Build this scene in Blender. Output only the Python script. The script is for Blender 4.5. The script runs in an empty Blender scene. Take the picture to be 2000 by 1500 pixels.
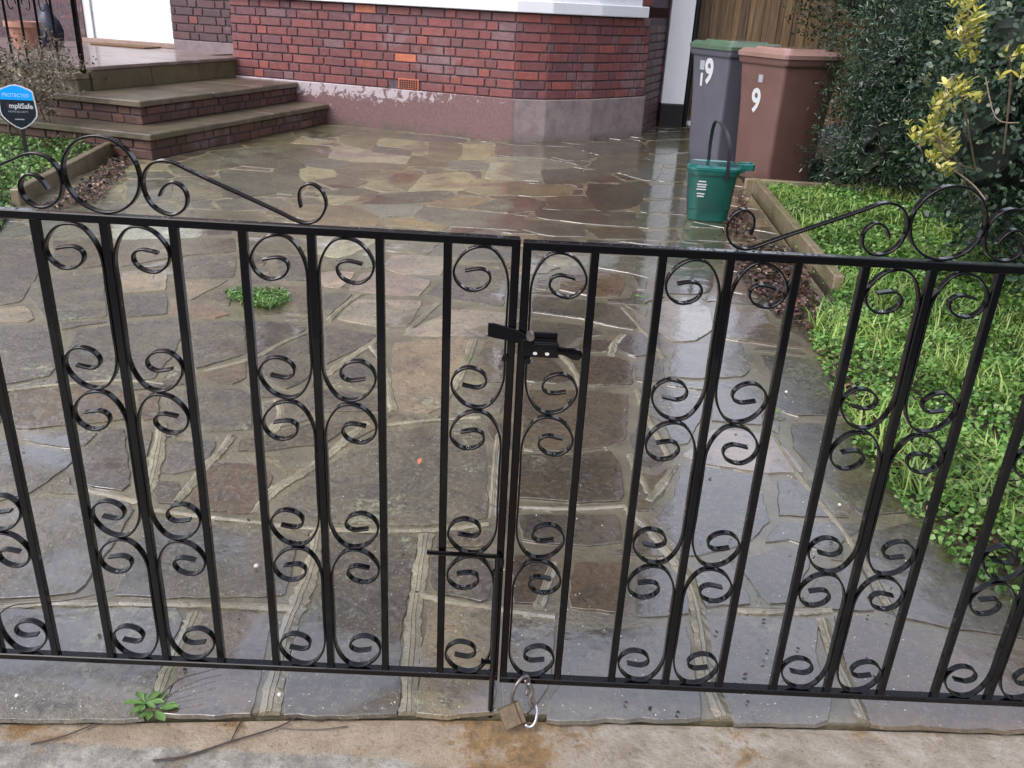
import bpy, bmesh, math, random
import numpy as np
from mathutils import Vector, Matrix
R = random.Random(7)
NR = np.random.default_rng(11)
C = bpy.context.scene.collection
SC = bpy.context.scene

# ------------------------------------------------------------------ camera
YAW, PIT, ROL, FPX = .0147, .416, .0529, 1684.
CAM = Vector((-.0255, -1.2262, 1.2))
_f = Vector((math.sin(YAW)*math.cos(PIT), math.cos(YAW)*math.cos(PIT), -math.sin(PIT)))
_r = Vector((math.cos(YAW), -math.sin(YAW), 0)); _u = _r.cross(_f)
_rr = _r*math.cos(ROL)+_u*math.sin(ROL); _uu = -_r*math.sin(ROL)+_u*math.cos(ROL)
cam = bpy.data.objects.new('camera', bpy.data.cameras.new('camera')); C.objects.link(cam)
cam.data.sensor_width = 36; cam.data.lens = FPX*36/2000
cam.data.clip_start = .02; cam.data.clip_end = 600
m = Matrix((_rr, _uu, -_f)).transposed().to_4x4(); m.translation = CAM
cam.matrix_world = m
SC.camera = cam

# ------------------------------------------------------------------ light
SUN_EL, SUN_AZ = math.radians(50), math.radians(226)
w = bpy.data.worlds.new('World'); SC.world = w; w.use_nodes = True
nt = w.node_tree; nt.nodes.clear()
sky = nt.nodes.new('ShaderNodeTexSky'); sky.sky_type = 'NISHITA'; sky.sun_disc = False
sky.sun_elevation = SUN_EL; sky.sun_rotation = SUN_AZ
sky.air_density = 1.0; sky.dust_density = 3.0; sky.ozone_density = 1.0
hs = nt.nodes.new('ShaderNodeHueSaturation'); hs.inputs['Saturation'].default_value = .36
tint = nt.nodes.new('ShaderNodeMix'); tint.data_type = 'RGBA'; tint.blend_type = 'MULTIPLY'
tint.inputs[0].default_value = 1; tint.inputs[7].default_value = (.97, .955, 1.0, 1)
bg = nt.nodes.new('ShaderNodeBackground'); bg.inputs[1].default_value = .15
ow = nt.nodes.new('ShaderNodeOutputWorld')
nt.links.new(sky.outputs[0], hs.inputs['Color']); nt.links.new(hs.outputs[0], tint.inputs[6])
nt.links.new(tint.outputs[2], bg.inputs[0]); nt.links.new(bg.outputs[0], ow.inputs[0])
sl = bpy.data.lights.new('sun', 'SUN'); sl.energy = .5; sl.angle = math.radians(45); sl.color = (1, .97, .93)
so = bpy.data.objects.new('sun', sl); C.objects.link(so)
sd = Vector((math.sin(SUN_AZ)*math.cos(SUN_EL), math.cos(SUN_AZ)*math.cos(SUN_EL), math.sin(SUN_EL)))
so.rotation_euler = sd.to_track_quat('Z', 'Y').to_euler()
SC.view_settings.view_transform = 'Standard'; SC.view_settings.look = 'None'
SC.view_settings.gamma = 1; SC.view_settings.use_curve_mapping = False
SC.view_settings.exposure = 1.3

# ------------------------------------------------------------------ helpers
def ray(px, py):
    return _f + _rr*((px-1000)/FPX) + _uu*((750-py)/FPX)
def G(px, py, z=0.):
    d = ray(px, py); t = (z-CAM.z)/d.z; p = CAM+d*t; return (p.x, p.y)

def link(o, parent=None):
    C.objects.link(o)
    if parent is not None: o.parent = parent
    return o
def empty(name, loc=(0,0,0), rz=0, label=None, cat=None, group=None, kind=None):
    o = bpy.data.objects.new(name, None); o.empty_display_size = .1
    o.location = loc; o.rotation_euler = (0,0,rz); C.objects.link(o)
    tag(o, label, cat, group, kind); return o
def tag(o, label=None, cat=None, group=None, kind=None):
    if label: o['label'] = label
    if cat: o['category'] = cat
    if group: o['group'] = group
    if kind: o['kind'] = kind
    return o
def mesh(name, vs, fs, mat=None, parent=None, smooth=False, loc=None, color=None):
    me = bpy.data.meshes.new(name); me.from_pydata([tuple(v) for v in vs], [], fs); me.update()
    if mat: me.materials.append(mat)
    if smooth:
        for p in me.polygons: p.use_smooth = True
    o = bpy.data.objects.new(name, me); link(o, parent)
    if loc is not None: o.location = loc
    if color is not None: o.color = color
    return o
def share(name, me, parent=None, mat4=None, color=None):
    o = bpy.data.objects.new(name, me); link(o, parent)
    if mat4 is not None: o.matrix_local = mat4
    if color is not None: o.color = color
    return o

class MB:
    def __init__(s): s.v = []; s.f = []
    def add(s, vs, fs):
        n = len(s.v); s.v += [tuple(v) for v in vs]; s.f += [tuple(i+n for i in f) for f in fs]; return s
    def box(s, a, b, M=None):
        x0,y0,z0 = a; x1,y1,z1 = b
        vs = [Vector(p) for p in ((x0,y0,z0),(x1,y0,z0),(x1,y1,z0),(x0,y1,z0),(x0,y0,z1),(x1,y0,z1),(x1,y1,z1),(x0,y1,z1))]
        if M is not None: vs = [M @ v for v in vs]
        return s.add(vs, [(3,2,1,0),(4,5,6,7),(0,1,5,4),(1,2,6,5),(2,3,7,6),(3,0,4,7)])
    def tube(s, pts, r, n=6, cap=True):
        pts = [Vector(p) for p in pts]; k = len(pts)
        rr = r if isinstance(r, (list, tuple)) else [r]*k
        t0 = (pts[1]-pts[0]).normalized()
        up = Vector((0,0,1)) if abs(t0.z) < .9 else Vector((1,0,0))
        a = t0.cross(up).normalized(); vs = []
        for i in range(k):
            t = (pts[min(i+1,k-1)]-pts[max(i-1,0)]).normalized()
            a = (a-t*a.dot(t)).normalized(); b = t.cross(a)
            for j in range(n):
                q = 2*math.pi*j/n; vs.append(pts[i]+(a*math.cos(q)+b*math.sin(q))*rr[i])
        fs = [(i*n+j, i*n+(j+1)%n, (i+1)*n+(j+1)%n, (i+1)*n+j) for i in range(k-1) for j in range(n)]
        if cap: fs += [tuple(range(n-1,-1,-1)), tuple(range((k-1)*n, k*n))]
        return s.add(vs, fs)
    def rings(s, rs, cap0=True, cap1=True):
        n = len(rs[0]); vs = [p for r in rs for p in r]
        fs = [(i*n+j, i*n+(j+1)%n, (i+1)*n+(j+1)%n, (i+1)*n+j) for i in range(len(rs)-1) for j in range(n)]
        if cap0: fs.append(tuple(range(n-1,-1,-1)))
        if cap1: fs.append(tuple(range((len(rs)-1)*n, len(rs)*n)))
        return s.add(vs, fs)
    def build(s, name, mat, parent=None, smooth=False, loc=None, color=None, bevel=0):
        o = mesh(name, s.v, s.f, mat, parent, smooth, loc, color)
        if bevel:
            bm = bmesh.new(); bm.from_mesh(o.data)
            bmesh.ops.bevel(bm, geom=bm.edges[:], offset=bevel, segments=1, affect='EDGES', clamp_overlap=True)
            bm.to_mesh(o.data); bm.free()
        return o
def smooth_by_angle(o, ang=40):
    me = o.data
    for p in me.polygons: p.use_smooth = True
    bm = bmesh.new(); bm.from_mesh(me)
    for e in bm.edges:
        if len(e.link_faces) == 2 and e.calc_face_angle(0) > math.radians(ang): e.smooth = False
    bm.to_mesh(me); bm.free()

def catmull(pts, n=4):
    P = [Vector(p) for p in pts]; out = []
    for i in range(len(P)-1):
        a = P[max(i-1,0)]; b = P[i]; c = P[i+1]; d = P[min(i+2,len(P)-1)]
        for k in range(n):
            t = k/n
            out.append(.5*((2*b)+(c-a)*t+(2*a-5*b+4*c-d)*t*t+(3*b-a-3*c+d)*t**3))
    out.append(P[-1]); return out
def ribbon(mb, path, width=.0115, th=.0034, y0=0):
    """flat iron strip: path of (x,z), standing on edge, width along y"""
    P = [Vector((p[0], p[1])) for p in path]; rs = []
    for i, p in enumerate(P):
        t = (P[min(i+1,len(P)-1)]-P[max(i-1,0)]).normalized(); nrm = Vector((-t.y, t.x))*th/2
        h = width/2; c = .0006
        rs.append([(p.x+nrm.x, y0-h+c, p.y+nrm.y), (p.x+nrm.x, y0+h-c, p.y+nrm.y), (p.x+nrm.x*.5, y0+h, p.y+nrm.y*.5), (p.x-nrm.x*.5, y0+h, p.y-nrm.y*.5),
                   (p.x-nrm.x, y0+h-c, p.y-nrm.y), (p.x-nrm.x, y0-h+c, p.y-nrm.y), (p.x-nrm.x*.5, y0-h, p.y-nrm.y*.5), (p.x+nrm.x*.5, y0-h, p.y+nrm.y*.5)])
    return mb.rings(rs)

# ------------------------------------------------------------------ materials
class NT:
    def __init__(s, name):
        s.m = bpy.data.materials.new(name); s.m.use_nodes = True; s.t = s.m.node_tree
        s.b = s.t.nodes['Principled BSDF']; s.o = s.t.nodes['Material Output']
        s.tc = s.t.nodes.new('ShaderNodeTexCoord'); s.geo = s.t.nodes.new('ShaderNodeNewGeometry')
    def n(s, ty, **kw):
        x = s.t.nodes.new(ty)
        for k, v in kw.items(): setattr(x, k, v)
        return x
    def l(s, a, b): s.t.links.new(a, b)
    def pos(s, scale=(1,1,1), obj=False, loc=(0,0,0)):
        mp = s.n('ShaderNodeMapping'); mp.inputs['Scale'].default_value = scale; mp.inputs['Location'].default_value = loc
        s.l(s.tc.outputs['Object'] if obj else s.geo.outputs['Position'], mp.inputs[0]); return mp.outputs[0]
    def noise(s, scale, detail=4, rough=.6, vec=None, dist=0):
        x = s.n('ShaderNodeTexNoise'); x.inputs['Scale'].default_value = scale; x.inputs['Detail'].default_value = detail
        x.inputs['Roughness'].default_value = rough; x.inputs['Distortion'].default_value = dist
        s.l(vec if vec is not None else s.geo.outputs['Position'], x.inputs['Vector']); return x.outputs['Fac']
    def ramp(s, fac, stops):
        x = s.n('ShaderNodeValToRGB'); e = x.color_ramp.elements
        while len(e) < len(stops): e.new(.5)
        for i, (p, c) in enumerate(stops):
            e[i].position = p; e[i].color = c if len(c) == 4 else (*c, 1)
        s.l(fac, x.inputs[0]); return x.outputs[0]
    def rng(s, fac, a, b, c=0., d=1.):
        x = s.n('ShaderNodeMapRange'); x.interpolation_type = 'SMOOTHSTEP'
        for i, v in enumerate((a,b,c,d)): x.inputs[i+1].default_value = v
        s.l(fac, x.inputs[0]); return x.outputs[0]
    def mix(s, fac, a, b, mode='MIX'):
        x = s.n('ShaderNodeMix'); x.data_type = 'RGBA'; x.blend_type = mode
        for i, v in ((0,fac),(6,a),(7,b)):
            if hasattr(v, 'links'): s.l(v, x.inputs[i])
            elif i == 0: x.inputs[0].default_value = v
            else: x.inputs[i].default_value = (*v, 1) if len(v) == 3 else v
        return x.outputs[2]
    def math(s, op, a, b=0., clamp=False):
        x = s.n('ShaderNodeMath'); x.operation = op; x.use_clamp = clamp
        for i, v in enumerate((a, b)):
            if hasattr(v, 'links'): s.l(v, x.inputs[i])
            else: x.inputs[i].default_value = v
        return x.outputs[0]
    def bump(s, h, strength=.3, dist=.01, prev=None):
        x = s.n('ShaderNodeBump'); x.inputs['Distance'].default_value = dist
        if hasattr(strength, 'links'): s.l(strength, x.inputs['Strength'])
        else: x.inputs['Strength'].default_value = strength
        s.l(h, x.inputs['Height'])
        if prev is not None: s.l(prev, x.inputs['Normal'])
        return x.outputs[0]
    def set(s, **kw):
        for k, v in kw.items():
            i = s.b.inputs[k.replace('_', ' ')]
            if hasattr(v, 'links'): s.l(v, i)
            else: i.default_value = (*v, 1) if isinstance(v, tuple) and len(v) == 3 else v
        return s.m

def simple(name, col, rough=.5, var=.15, scale=20, bumpd=.0, metal=0., coat=0., spec=.5):
    k = NT(name); n = k.noise(scale, 5); c = tuple(x*(1-var) for x in col); d = tuple(min(1, x*(1+var)) for x in col)
    k.set(Base_Color=k.ramp(n, [(.3, c), (.7, d)]), Roughness=rough, Metallic=metal)
    k.b.inputs['Coat Weight'].default_value = coat; k.b.inputs['Coat Roughness'].default_value = .06
    k.b.inputs['Specular IOR Level'].default_value = spec
    if bumpd: k.set(Normal=k.bump(k.noise(scale*3, 4), .5, bumpd))
    return k.m

def wet_fac(k):
    """standing water: patches, more of them in the low right side of the drive"""
    sep = k.n('ShaderNodeSeparateXYZ'); k.l(k.geo.outputs['Position'], sep.inputs[0])
    gx = k.rng(sep.outputs[0], -.2, .35, -.05, .36)
    gy = k.rng(sep.outputs[1], .25, -.1, 0., .10)
    n = k.noise(1.9, 6, .60, k.pos((1, 1, 0)), .5)
    return k.rng(k.math('ADD', k.math('ADD', n, gx), gy), .46, .60)
def stone_mat():
    k = NT('wet_stone')
    oi = k.n('ShaderNodeObjectInfo')
    off = k.n('ShaderNodeVectorMath'); off.operation = 'MULTIPLY_ADD'
    rv = k.n('ShaderNodeCombineXYZ')
    for i in range(3): k.l(k.math('MULTIPLY', oi.outputs['Random'], 31.7*(i+1)), rv.inputs[i])
    k.l(k.geo.outputs['Position'], off.inputs[0]); off.inputs[1].default_value = (1,1,1); k.l(rv.outputs[0], off.inputs[2])
    v = off.outputs[0]
    big = k.noise(5, 5, .65, v, .5); fine = k.noise(70, 5, .75, v); spk = k.noise(230, 2, .6, v); mid = k.noise(18, 6, .7, v, .8)
    c = k.mix(k.rng(big, .36, .66), oi.outputs['Color'], (1.7, 1.62, 1.45), 'MULTIPLY')
    c = k.mix(k.rng(mid, .50, .66, 0, .4), c, (.14, .11, .055))
    c = k.mix(k.rng(mid, .47, .32, 0, .6), c, (.035, .034, .032))
    c = k.mix(k.rng(fine, .5, .70, 0, .6), c, (.24, .235, .20))
    c = k.mix(k.rng(fine, .47, .30, 0, .6), c, (.035, .033, .03))
    c = k.mix(k.rng(spk, .68, .73, 0, .8), c, (.6, .6, .56))
    lich = k.math('MULTIPLY', k.rng(k.noise(3.1, 3, .5, v), .56, .66), k.rng(k.noise(55, 4, .7, v), .48, .60))
    c = k.mix(k.math('MULTIPLY', lich, .7), c, (.28, .30, .19))
    wet = wet_fac(k)
    c = k.mix(wet, c, (.62, .59, .56), 'MULTIPLY')
    rg = k.math('ADD', k.math('MULTIPLY', fine, .35), .13)
    h = k.math('ADD', k.math('MULTIPLY', mid, .8), k.math('ADD', k.math('MULTIPLY', fine, .35), k.math('MULTIPLY', big, 1.2)))
    k.set(Base_Color=c, Roughness=rg, Normal=k.bump(h, k.rng(wet, 0, 1, .75, .15), .012))
    wv = k.bump(k.noise(14, 3, .5, v), .10, .01)
    k.l(k.math('ADD', k.math('MULTIPLY', wet, .4), .6), k.b.inputs['Coat Weight'])
    k.l(k.rng(wet, 0, 1, .13, .02), k.b.inputs['Coat Roughness'])
    k.l(k.rng(wet, 0, 1, 1.5, 2.4), k.b.inputs['Coat IOR'])
    k.l(k.bump(h, k.rng(wet, 0, 1, .38, .03), .008, wv), k.b.inputs['Coat Normal'])
    return k.m
def mortar_mat(name='joint_mortar', col=(.17, .15, .095)):
    k = NT(name); wet = wet_fac(k)
    a = k.noise(9, 5, .7); f = k.noise(90, 5, .7)
    sy = k.n('ShaderNodeSeparateXYZ'); k.l(k.geo.outputs['Position'], sy.inputs[0])
    c = k.ramp(a, [(.25, tuple(x*.42 for x in col)), (.5, tuple(x*.85 for x in col)), (.72, tuple(x*1.25 for x in col))])
    c = k.mix(k.rng(sy.outputs[1], 2.5, 5., 0, 1.), c, (1.45, 1.4, 1.3), 'MULTIPLY')      # joints turn lighter up the drive
    c = k.mix(k.rng(f, .46, .3, 0, .6), c, (.07, .06, .045))
    c = k.mix(k.rng(k.noise(4, 3), .58, .68, 0, .5), c, (.11, .13, .05))
    c = k.mix(wet, c, (.8, .78, .74), 'MULTIPLY')
    k.set(Base_Color=c, Roughness=.5, Normal=k.bump(k.math('ADD', f, k.noise(30, 5, .7)), .7, .010)); k.l(k.bump(k.math('ADD', f, k.noise(30, 5, .7)), k.rng(wet, 0, 1, .4, .05), .006), k.b.inputs['Coat Normal'])
    k.l(k.math('ADD', k.math('MULTIPLY', wet, .55), .45), k.b.inputs['Coat Weight']); k.l(k.rng(wet, 0, 1, 1.45, 2.2), k.b.inputs['Coat IOR'])
    k.l(k.rng(wet, 0, 1, .2, .03), k.b.inputs['Coat Roughness'])
    return k.m
M = {}
M['stone'] = stone_mat(); M['mortar'] = mortar_mat()
M['pointing'] = mortar_mat('pointing_mortar', (.29, .26, .175))
def iron_mat():
    k = NT('wet_black_paint')
    n = k.noise(60, 5, .7); r = k.noise(25, 4, .6)
    c = k.mix(k.rng(r, .66, .74, 0, .6), (.0015, .0015, .002), (.012, .006, .005))
    k.set(Base_Color=c, Roughness=.34, Normal=k.bump(n, .35, .002)); k.l(k.bump(k.noise(35, 4, .6), .12, .002), k.b.inputs['Coat Normal'])
    k.b.inputs['Coat Weight'].default_value = 1.; k.b.inputs['Coat Roughness'].default_value = .05; k.b.inputs['Coat IOR'].default_value = 1.36
    k.b.inputs['Specular IOR Level'].default_value = .03
    return k.m
M['iron'] = iron_mat()
M['steel'] = simple('bright_steel', (.62, .62, .64), .22, .1, 40, metal=1.)
M['dullsteel'] = simple('dull_steel', (.22, .20, .19), .4, .3, 60, metal=.8)
M['brass'] = simple('worn_brass', (.15, .11, .065), .4, .35, 70, metal=.3, bumpd=.001)
M['rust'] = simple('rusty_iron', (.045, .02, .012), .6, .4, 60, .002)

def brick_mat():
    k = NT('red_brick'); oi = k.n('ShaderNodeObjectInfo')
    f = k.noise(60, 5, .7); a = k.noise(2.2, 5, .6, None, .6); g = k.noise(14, 5, .7)
    c = k.mix(k.rng(g, .35, .7), oi.outputs['Color'], (1.35, 1.3, 1.3), 'MULTIPLY')
    c = k.mix(k.rng(f, .48, .3, 0, .55), c, (.035, .02, .022))
    c = k.mix(k.math('MULTIPLY', k.rng(a, .56, .70), k.rng(g, .3, .6, .2, .6)), c, (.20, .16, .17))
    k.set(Base_Color=c, Roughness=.55, Normal=k.bump(f, .5, .006))
    k.b.inputs['Coat Weight'].default_value = .12; k.b.inputs['Coat Roughness'].default_value = .3
    return k.m
M['brick'] = brick_mat()
M['wallmortar'] = simple('sooty_wall_mortar', (.085, .058, .066), .8, .5, 30, .004)
def plinth_mat():
    k = NT('mauve_painted_render')
    f = k.noise(50, 5, .7); a = k.noise(7, 7, .75)
    sep = k.n('ShaderNodeSeparateXYZ'); k.l(k.geo.outputs['Position'], sep.inputs[0])
    side = k.rng(sep.outputs[0], -.04, .0)                     # lighter, greyer tone past the bay corner
    base = k.mix(k.rng(f, .3, .7), (.125, .068, .068), (.18, .105, .105))
    base2 = k.mix(k.rng(a, .3, .65), (.15, .115, .115), (.25, .20, .195))
    c = k.mix(side, base, base2)
    lift = k.rng(sep.outputs[2], .16, .36, -.12, .10)
    xl = k.rng(sep.outputs[0], -.2, -1.6, -.03, .12)
    peel = k.rng(k.math('ADD', k.math('ADD', k.noise(8, 7, .75, None, 1.3), lift), xl), .625, .645)
    c = k.mix(k.math('MULTIPLY', peel, k.math('SUBTRACT', 1, side)), c, (.40, .34, .36))
    c = k.mix(k.math('MULTIPLY', k.rng(sep.outputs[2], .10, 0.), k.rng(a, .4, .6)), c, (.09, .08, .06))
    k.set(Base_Color=c, Roughness=.62, Normal=k.bump(k.math('ADD', f, peel), .5, .006))
    return k.m
M['plinth'] = plinth_mat()
M['white'] = simple('white_gloss_paint', (.70, .72, .75), .3, .02, 8)
M['white2'] = simple('aged_white_paint', (.66, .68, .70), .4, .06, 12)
M['blackpaint'] = simple('black_masonry_paint', (.012, .012, .014), .4, .3, 20, .003)
M['terra'] = simple('terracotta', (.42, .12, .06), .7, .15, 40, .002)
M['terra2'] = simple('pale_terracotta', (.33, .17, .12), .7, .3, 14, .003)
M['dark'] = simple('hole_shade', (.01, .01, .011), .8)
def slab_mat(name, c0, c1, moss=.5):
    k = NT(name); a = k.noise(4, 6, .68, None, .7); f = k.noise(60, 6, .75)
    c = k.mix(k.rng(a, .3, .7), c0, c1)
    c = k.mix(k.rng(f, .47, .3, 0, .6), c, (.04, .035, .025))
    c = k.mix(k.rng(k.noise(2.6, 4, .6), .5, .68, 0, moss), c, (.10, .10, .04))
    k.set(Base_Color=c, Roughness=.42, Normal=k.bump(k.math('ADD', f, a), .5, .008))
    k.b.inputs['Coat Weight'].default_value = .35; k.b.inputs['Coat Roughness'].default_value = .14
    return k.m
M['tread'] = slab_mat('wet_york_stone', (.05, .04, .027), (.15, .12, .085), .6)
M['landing'] = slab_mat('wet_red_tile', (.14, .10, .088), (.26, .20, .19), .1)
M['riserstone'] = slab_mat('mossy_stone', (.055, .046, .022), (.11, .095, .045), .7)
M['edging'] = slab_mat('concrete_edging', (.11, .088, .052), (.25, .205, .13), .7)
def pavement_mat():
    k = NT('worn_concrete_pavement')
    sep = k.n('ShaderNodeSeparateXYZ'); k.l(k.geo.outputs['Position'], sep.inputs[0])
    a = k.noise(9, 8, .78); f = k.noise(110, 5, .75); s = k.noise(45, 6, .8)
    c = k.ramp(a, [(.3, (.20, .155, .11)), (.5, (.33, .265, .20)), (.7, (.42, .37, .30))])
    grey = k.ramp(k.noise(16, 6, .8), [(.35, (.13, .12, .11)), (.5, (.25, .24, .215)), (.65, (.42, .41, .385))])
    edge = k.math('ADD', sep.outputs[1], k.math('MULTIPLY', k.math('SUBTRACT', a, .5), .06))
    edge = k.math('ADD', edge, k.rng(sep.outputs[0], -.2, .1, 0, .12))
    c = k.mix(k.rng(edge, -.112, -.122), c, grey)
    rt = k.math('ADD', sep.outputs[0], k.math('MULTIPLY', k.math('SUBTRACT', a, .5), 1.0))
    c = k.mix(k.rng(rt, .0, .25, 0, .75), c, k.ramp(k.noise(14, 7, .8), [(.3, (.12, .09, .06)), (.5, (.29, .26, .22)), (.66, (.44, .41, .39))]))
    near = k.math('MULTIPLY', k.rng(k.math('ABSOLUTE', k.math('ADD', sep.outputs[0], .02)), .18, .0), .16)
    moss = k.rng(k.math('ADD', k.noise(7, 7, .74, k.pos((1, 1, 0), loc=(3.3, 1, 0))), near), .53, .63)
    c = k.mix(k.math('MULTIPLY', moss, .85), c, k.ramp(s, [(.3, (.05, .032, .012)), (.55, (.25, .14, .045)), (.75, (.36, .24, .10))]))
    c = k.mix(k.rng(f, .45, .28, 0, .8), c, (.05, .045, .04))
    c = k.mix(1., c, (.84, .83, .78), 'MULTIPLY')
    k.set(Base_Color=c, Roughness=.5, Normal=k.bump(k.math('ADD', s, f), .6, .006))
    k.b.inputs['Coat Weight'].default_value = .45; k.b.inputs['Coat Roughness'].default_value = .13
    return k.m
M['pavement'] = pavement_mat()
M['soil'] = slab_mat('wet_soil', (.020, .014, .010), (.04, .028, .018), .2); M['soil'].node_tree.nodes['Principled BSDF'].inputs['Coat Weight'].default_value = .05; M['soil'].node_tree.nodes['Principled BSDF'].inputs['Roughness'].default_value = .8
M['road'] = slab_mat('wet_asphalt', (.04, .04, .042), (.06, .06, .062), .0)

def leaf_mat(name, stops, rough=.35, trans=.25):
    k = NT(name)
    c = k.ramp(k.geo.outputs['Random Per Island'], stops)
    c = k.mix(k.rng(k.noise(1.8, 3), .35, .65), c, (.62, .66, .7), 'MULTIPLY')
    c = k.mix(k.rng(k.noise(7, 4), .52, .66), c, (.60, .60, .45), 'MULTIPLY')
    k.set(Base_Color=c, Roughness=rough)
    tr = k.n('ShaderNodeBsdfTranslucent'); k.l(c, tr.inputs[0])
    mx = k.n('ShaderNodeMixShader'); mx.inputs[0].default_value = trans
    k.l(k.b.outputs[0], mx.inputs[1]); k.l(tr.outputs[0], mx.inputs[2]); k.l(mx.outputs[0], k.o.inputs[0])
    return k.m
M['clover'] = leaf_mat('ground_cover_leaf', [(0, (.035, .09, .018)), (.5, (.13, .29, .055)), (.85, (.25, .42, .11)), (1, (.42, .50, .22))], .4, .3)
M['grass'] = leaf_mat('grass_blade', [(0, (.14, .28, .05)), (.5, (.30, .46, .09)), (1, (.48, .55, .20))], .4, .3)
M['yew'] = leaf_mat('dark_evergreen_leaf', [(0, (.012, .028, .018)), (.5, (.030, .062, .034)), (.88, (.060, .105, .048)), (1, (.11, .15, .06))], .34, .1)
M['privet'] = leaf_mat('grey_green_leaf', [(0, (.02, .045, .026)), (.5, (.045, .085, .05)), (.9, (.10, .15, .085)), (1, (.18, .20, .09))], .28, .15)
M['backtree'] = leaf_mat('olive_leaf', [(0, (.02, .028, .015)), (.5, (.05, .06, .03)), (1, (.10, .11, .055))], .5, .15)
M['gold'] = leaf_mat('variegated_gold_leaf', [(0, (.10, .17, .03)), (.3, (.36, .36, .05)), (.8, (.62, .52, .10)), (1, (.75, .68, .30))], .35, .2)
M['dead'] = leaf_mat('dead_leaf', [(0, (.018, .011, .008)), (.5, (.055, .028, .019)), (.85, (.12, .062, .040)), (.96, (.32, .17, .10)), (1, (.45, .33, .25))], .35, .05)
M['twigleaf'] = leaf_mat('dull_brown_leaf', [(0, (.04, .03, .022)), (.6, (.12, .095, .065)), (.9, (.24, .21, .15)), (1, (.34, .33, .25))], .5, .15)
M['weedleaf'] = leaf_mat('weed_leaf', [(0, (.10, .20, .05)), (1, (.20, .36, .10))], .4, .25)
M['bark'] = simple('bark', (.07, .055, .04), .8, .4, 60, .004)
M['twig'] = simple('twig', (.045, .03, .024), .5, .4, 90)
M['paletwig'] = simple('pale_twig', (.17, .13, .09), .6, .3, 60)
def fence_mat():
    k = NT('weathered_timber'); oi = k.n('ShaderNodeObjectInfo')
    g = k.noise(1, 5, .7, k.pos((60, 60, 2.2)))
    c = k.ramp(g, [(.3, (.07, .045, .025)), (.55, (.22, .15, .085)), (.75, (.34, .25, .15))])
    c = k.mix(1., c, k.ramp(oi.outputs['Random'], [(0, (.6, .6, .6)), (1, (1.15, 1.1, 1))]), 'MULTIPLY')
    k.set(Base_Color=c, Roughness=.7, Normal=k.bump(g, .5, .004)); return k.m
M['timber'] = fence_mat()
M['bingrey'] = simple('grey_bin_plastic', (.085, .086, .108), .42, .10, 6, spec=.4)
M['binbrown'] = simple('brown_bin_plastic', (.125, .068, .056), .45, .12, 6, spec=.4)
M['lidgreen'] = simple('green_lid_plastic', (.08, .13, .085), .28, .1, 6, coat=1.)
M['lidbrown'] = simple('brown_lid_plastic', (.27, .165, .14), .28, .1, 6, coat=1.)  # paler than the body: wet sky reflection put into the colour
M['caddy'] = simple('teal_green_plastic', (.004, .070, .056), .33, .12, 8)
M['caddylid'] = simple('teal_lid_plastic', (.006, .105, .092), .16, .08, 8, coat=.9)
M['blackplastic'] = simple('black_plastic', (.014, .014, .018), .35, .2, 10)
M['print'] = simple('white_print', (.46, .49, .50), .5, .03, 10)
M['blue'] = simple('blue_sign_print', (.0, .30, .85), .3, .02, 10)
M['navy'] = simple('navy_sign_print', (.008, .012, .022), .3, .05, 10)
M['dimprint'] = simple('dim_grey_print', (.28, .30, .33), .4, .05, 10)
M['cyanprint'] = simple('pale_blue_print', (.35, .62, .85), .4, .05, 10)
M['redprint'] = simple('faded_red_print', (.09, .02, .025), .4, .3, 30)
M['bluebag'] = simple('dark_blue_plastic', (.006, .008, .026), .4, .2, 10)
M['mat'] = simple('coir_doormat', (.13, .07, .035), .9, .3, 80, .004)
M['pebble'] = simple('pale_pebble', (.55, .54, .50), .5, .2, 60)
k = NT('window_glass'); k.set(Base_Color=(.02, .022, .025), Roughness=.04); k.b.inputs['Specular IOR Level'].default_value = .8; M['glass'] = k.m
k = NT('water'); k.set(Base_Color=(1., 1., 1.), Roughness=.0, IOR=1.33); k.b.inputs['Transmission Weight'].default_value = 1.; M['water'] = k.m

# ------------------------------------------------------------------ ground
def tri_grid(x0, x1, y0, y1, nx, ny, z):
    vs = [(x0+(x1-x0)*i/nx, y0+(y1-y0)*j/ny, z) for j in range(ny+1) for i in range(nx+1)]
    fs = [(j*(nx+1)+i, j*(nx+1)+i+1, (j+1)*(nx+1)+i+1, (j+1)*(nx+1)+i) for j in range(ny) for i in range(nx)]
    return vs, fs
tag(mesh('road', *tri_grid(-200, 200, -200, -1.9, 2, 2, -.12), M['road']), kind='structure')
tag(mesh('ground', *tri_grid(-200, 200, -1.9, 200, 4, 4, -.06), M['soil']), kind='structure')
pv = [(-8, -1.9), (8, -1.9), (8, .03)]+[(x, y-.003) for x, y in [(1.5, .008), (.402, -.012), (-.013, -.020), (-.328, -.036), (-.615, -.058), (-1.047, -.088), (-2.6, -.16)]]+[(-8, -.45)]
pav = MB(); pav.rings([[(x, y, -.11) for x, y in pv], [(x, y, -.012) for x, y in pv]]); tag(pav.build('pavement', M['pavement']), kind='structure')
drive = empty('driveway', (0,0,0), kind='structure')
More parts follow.
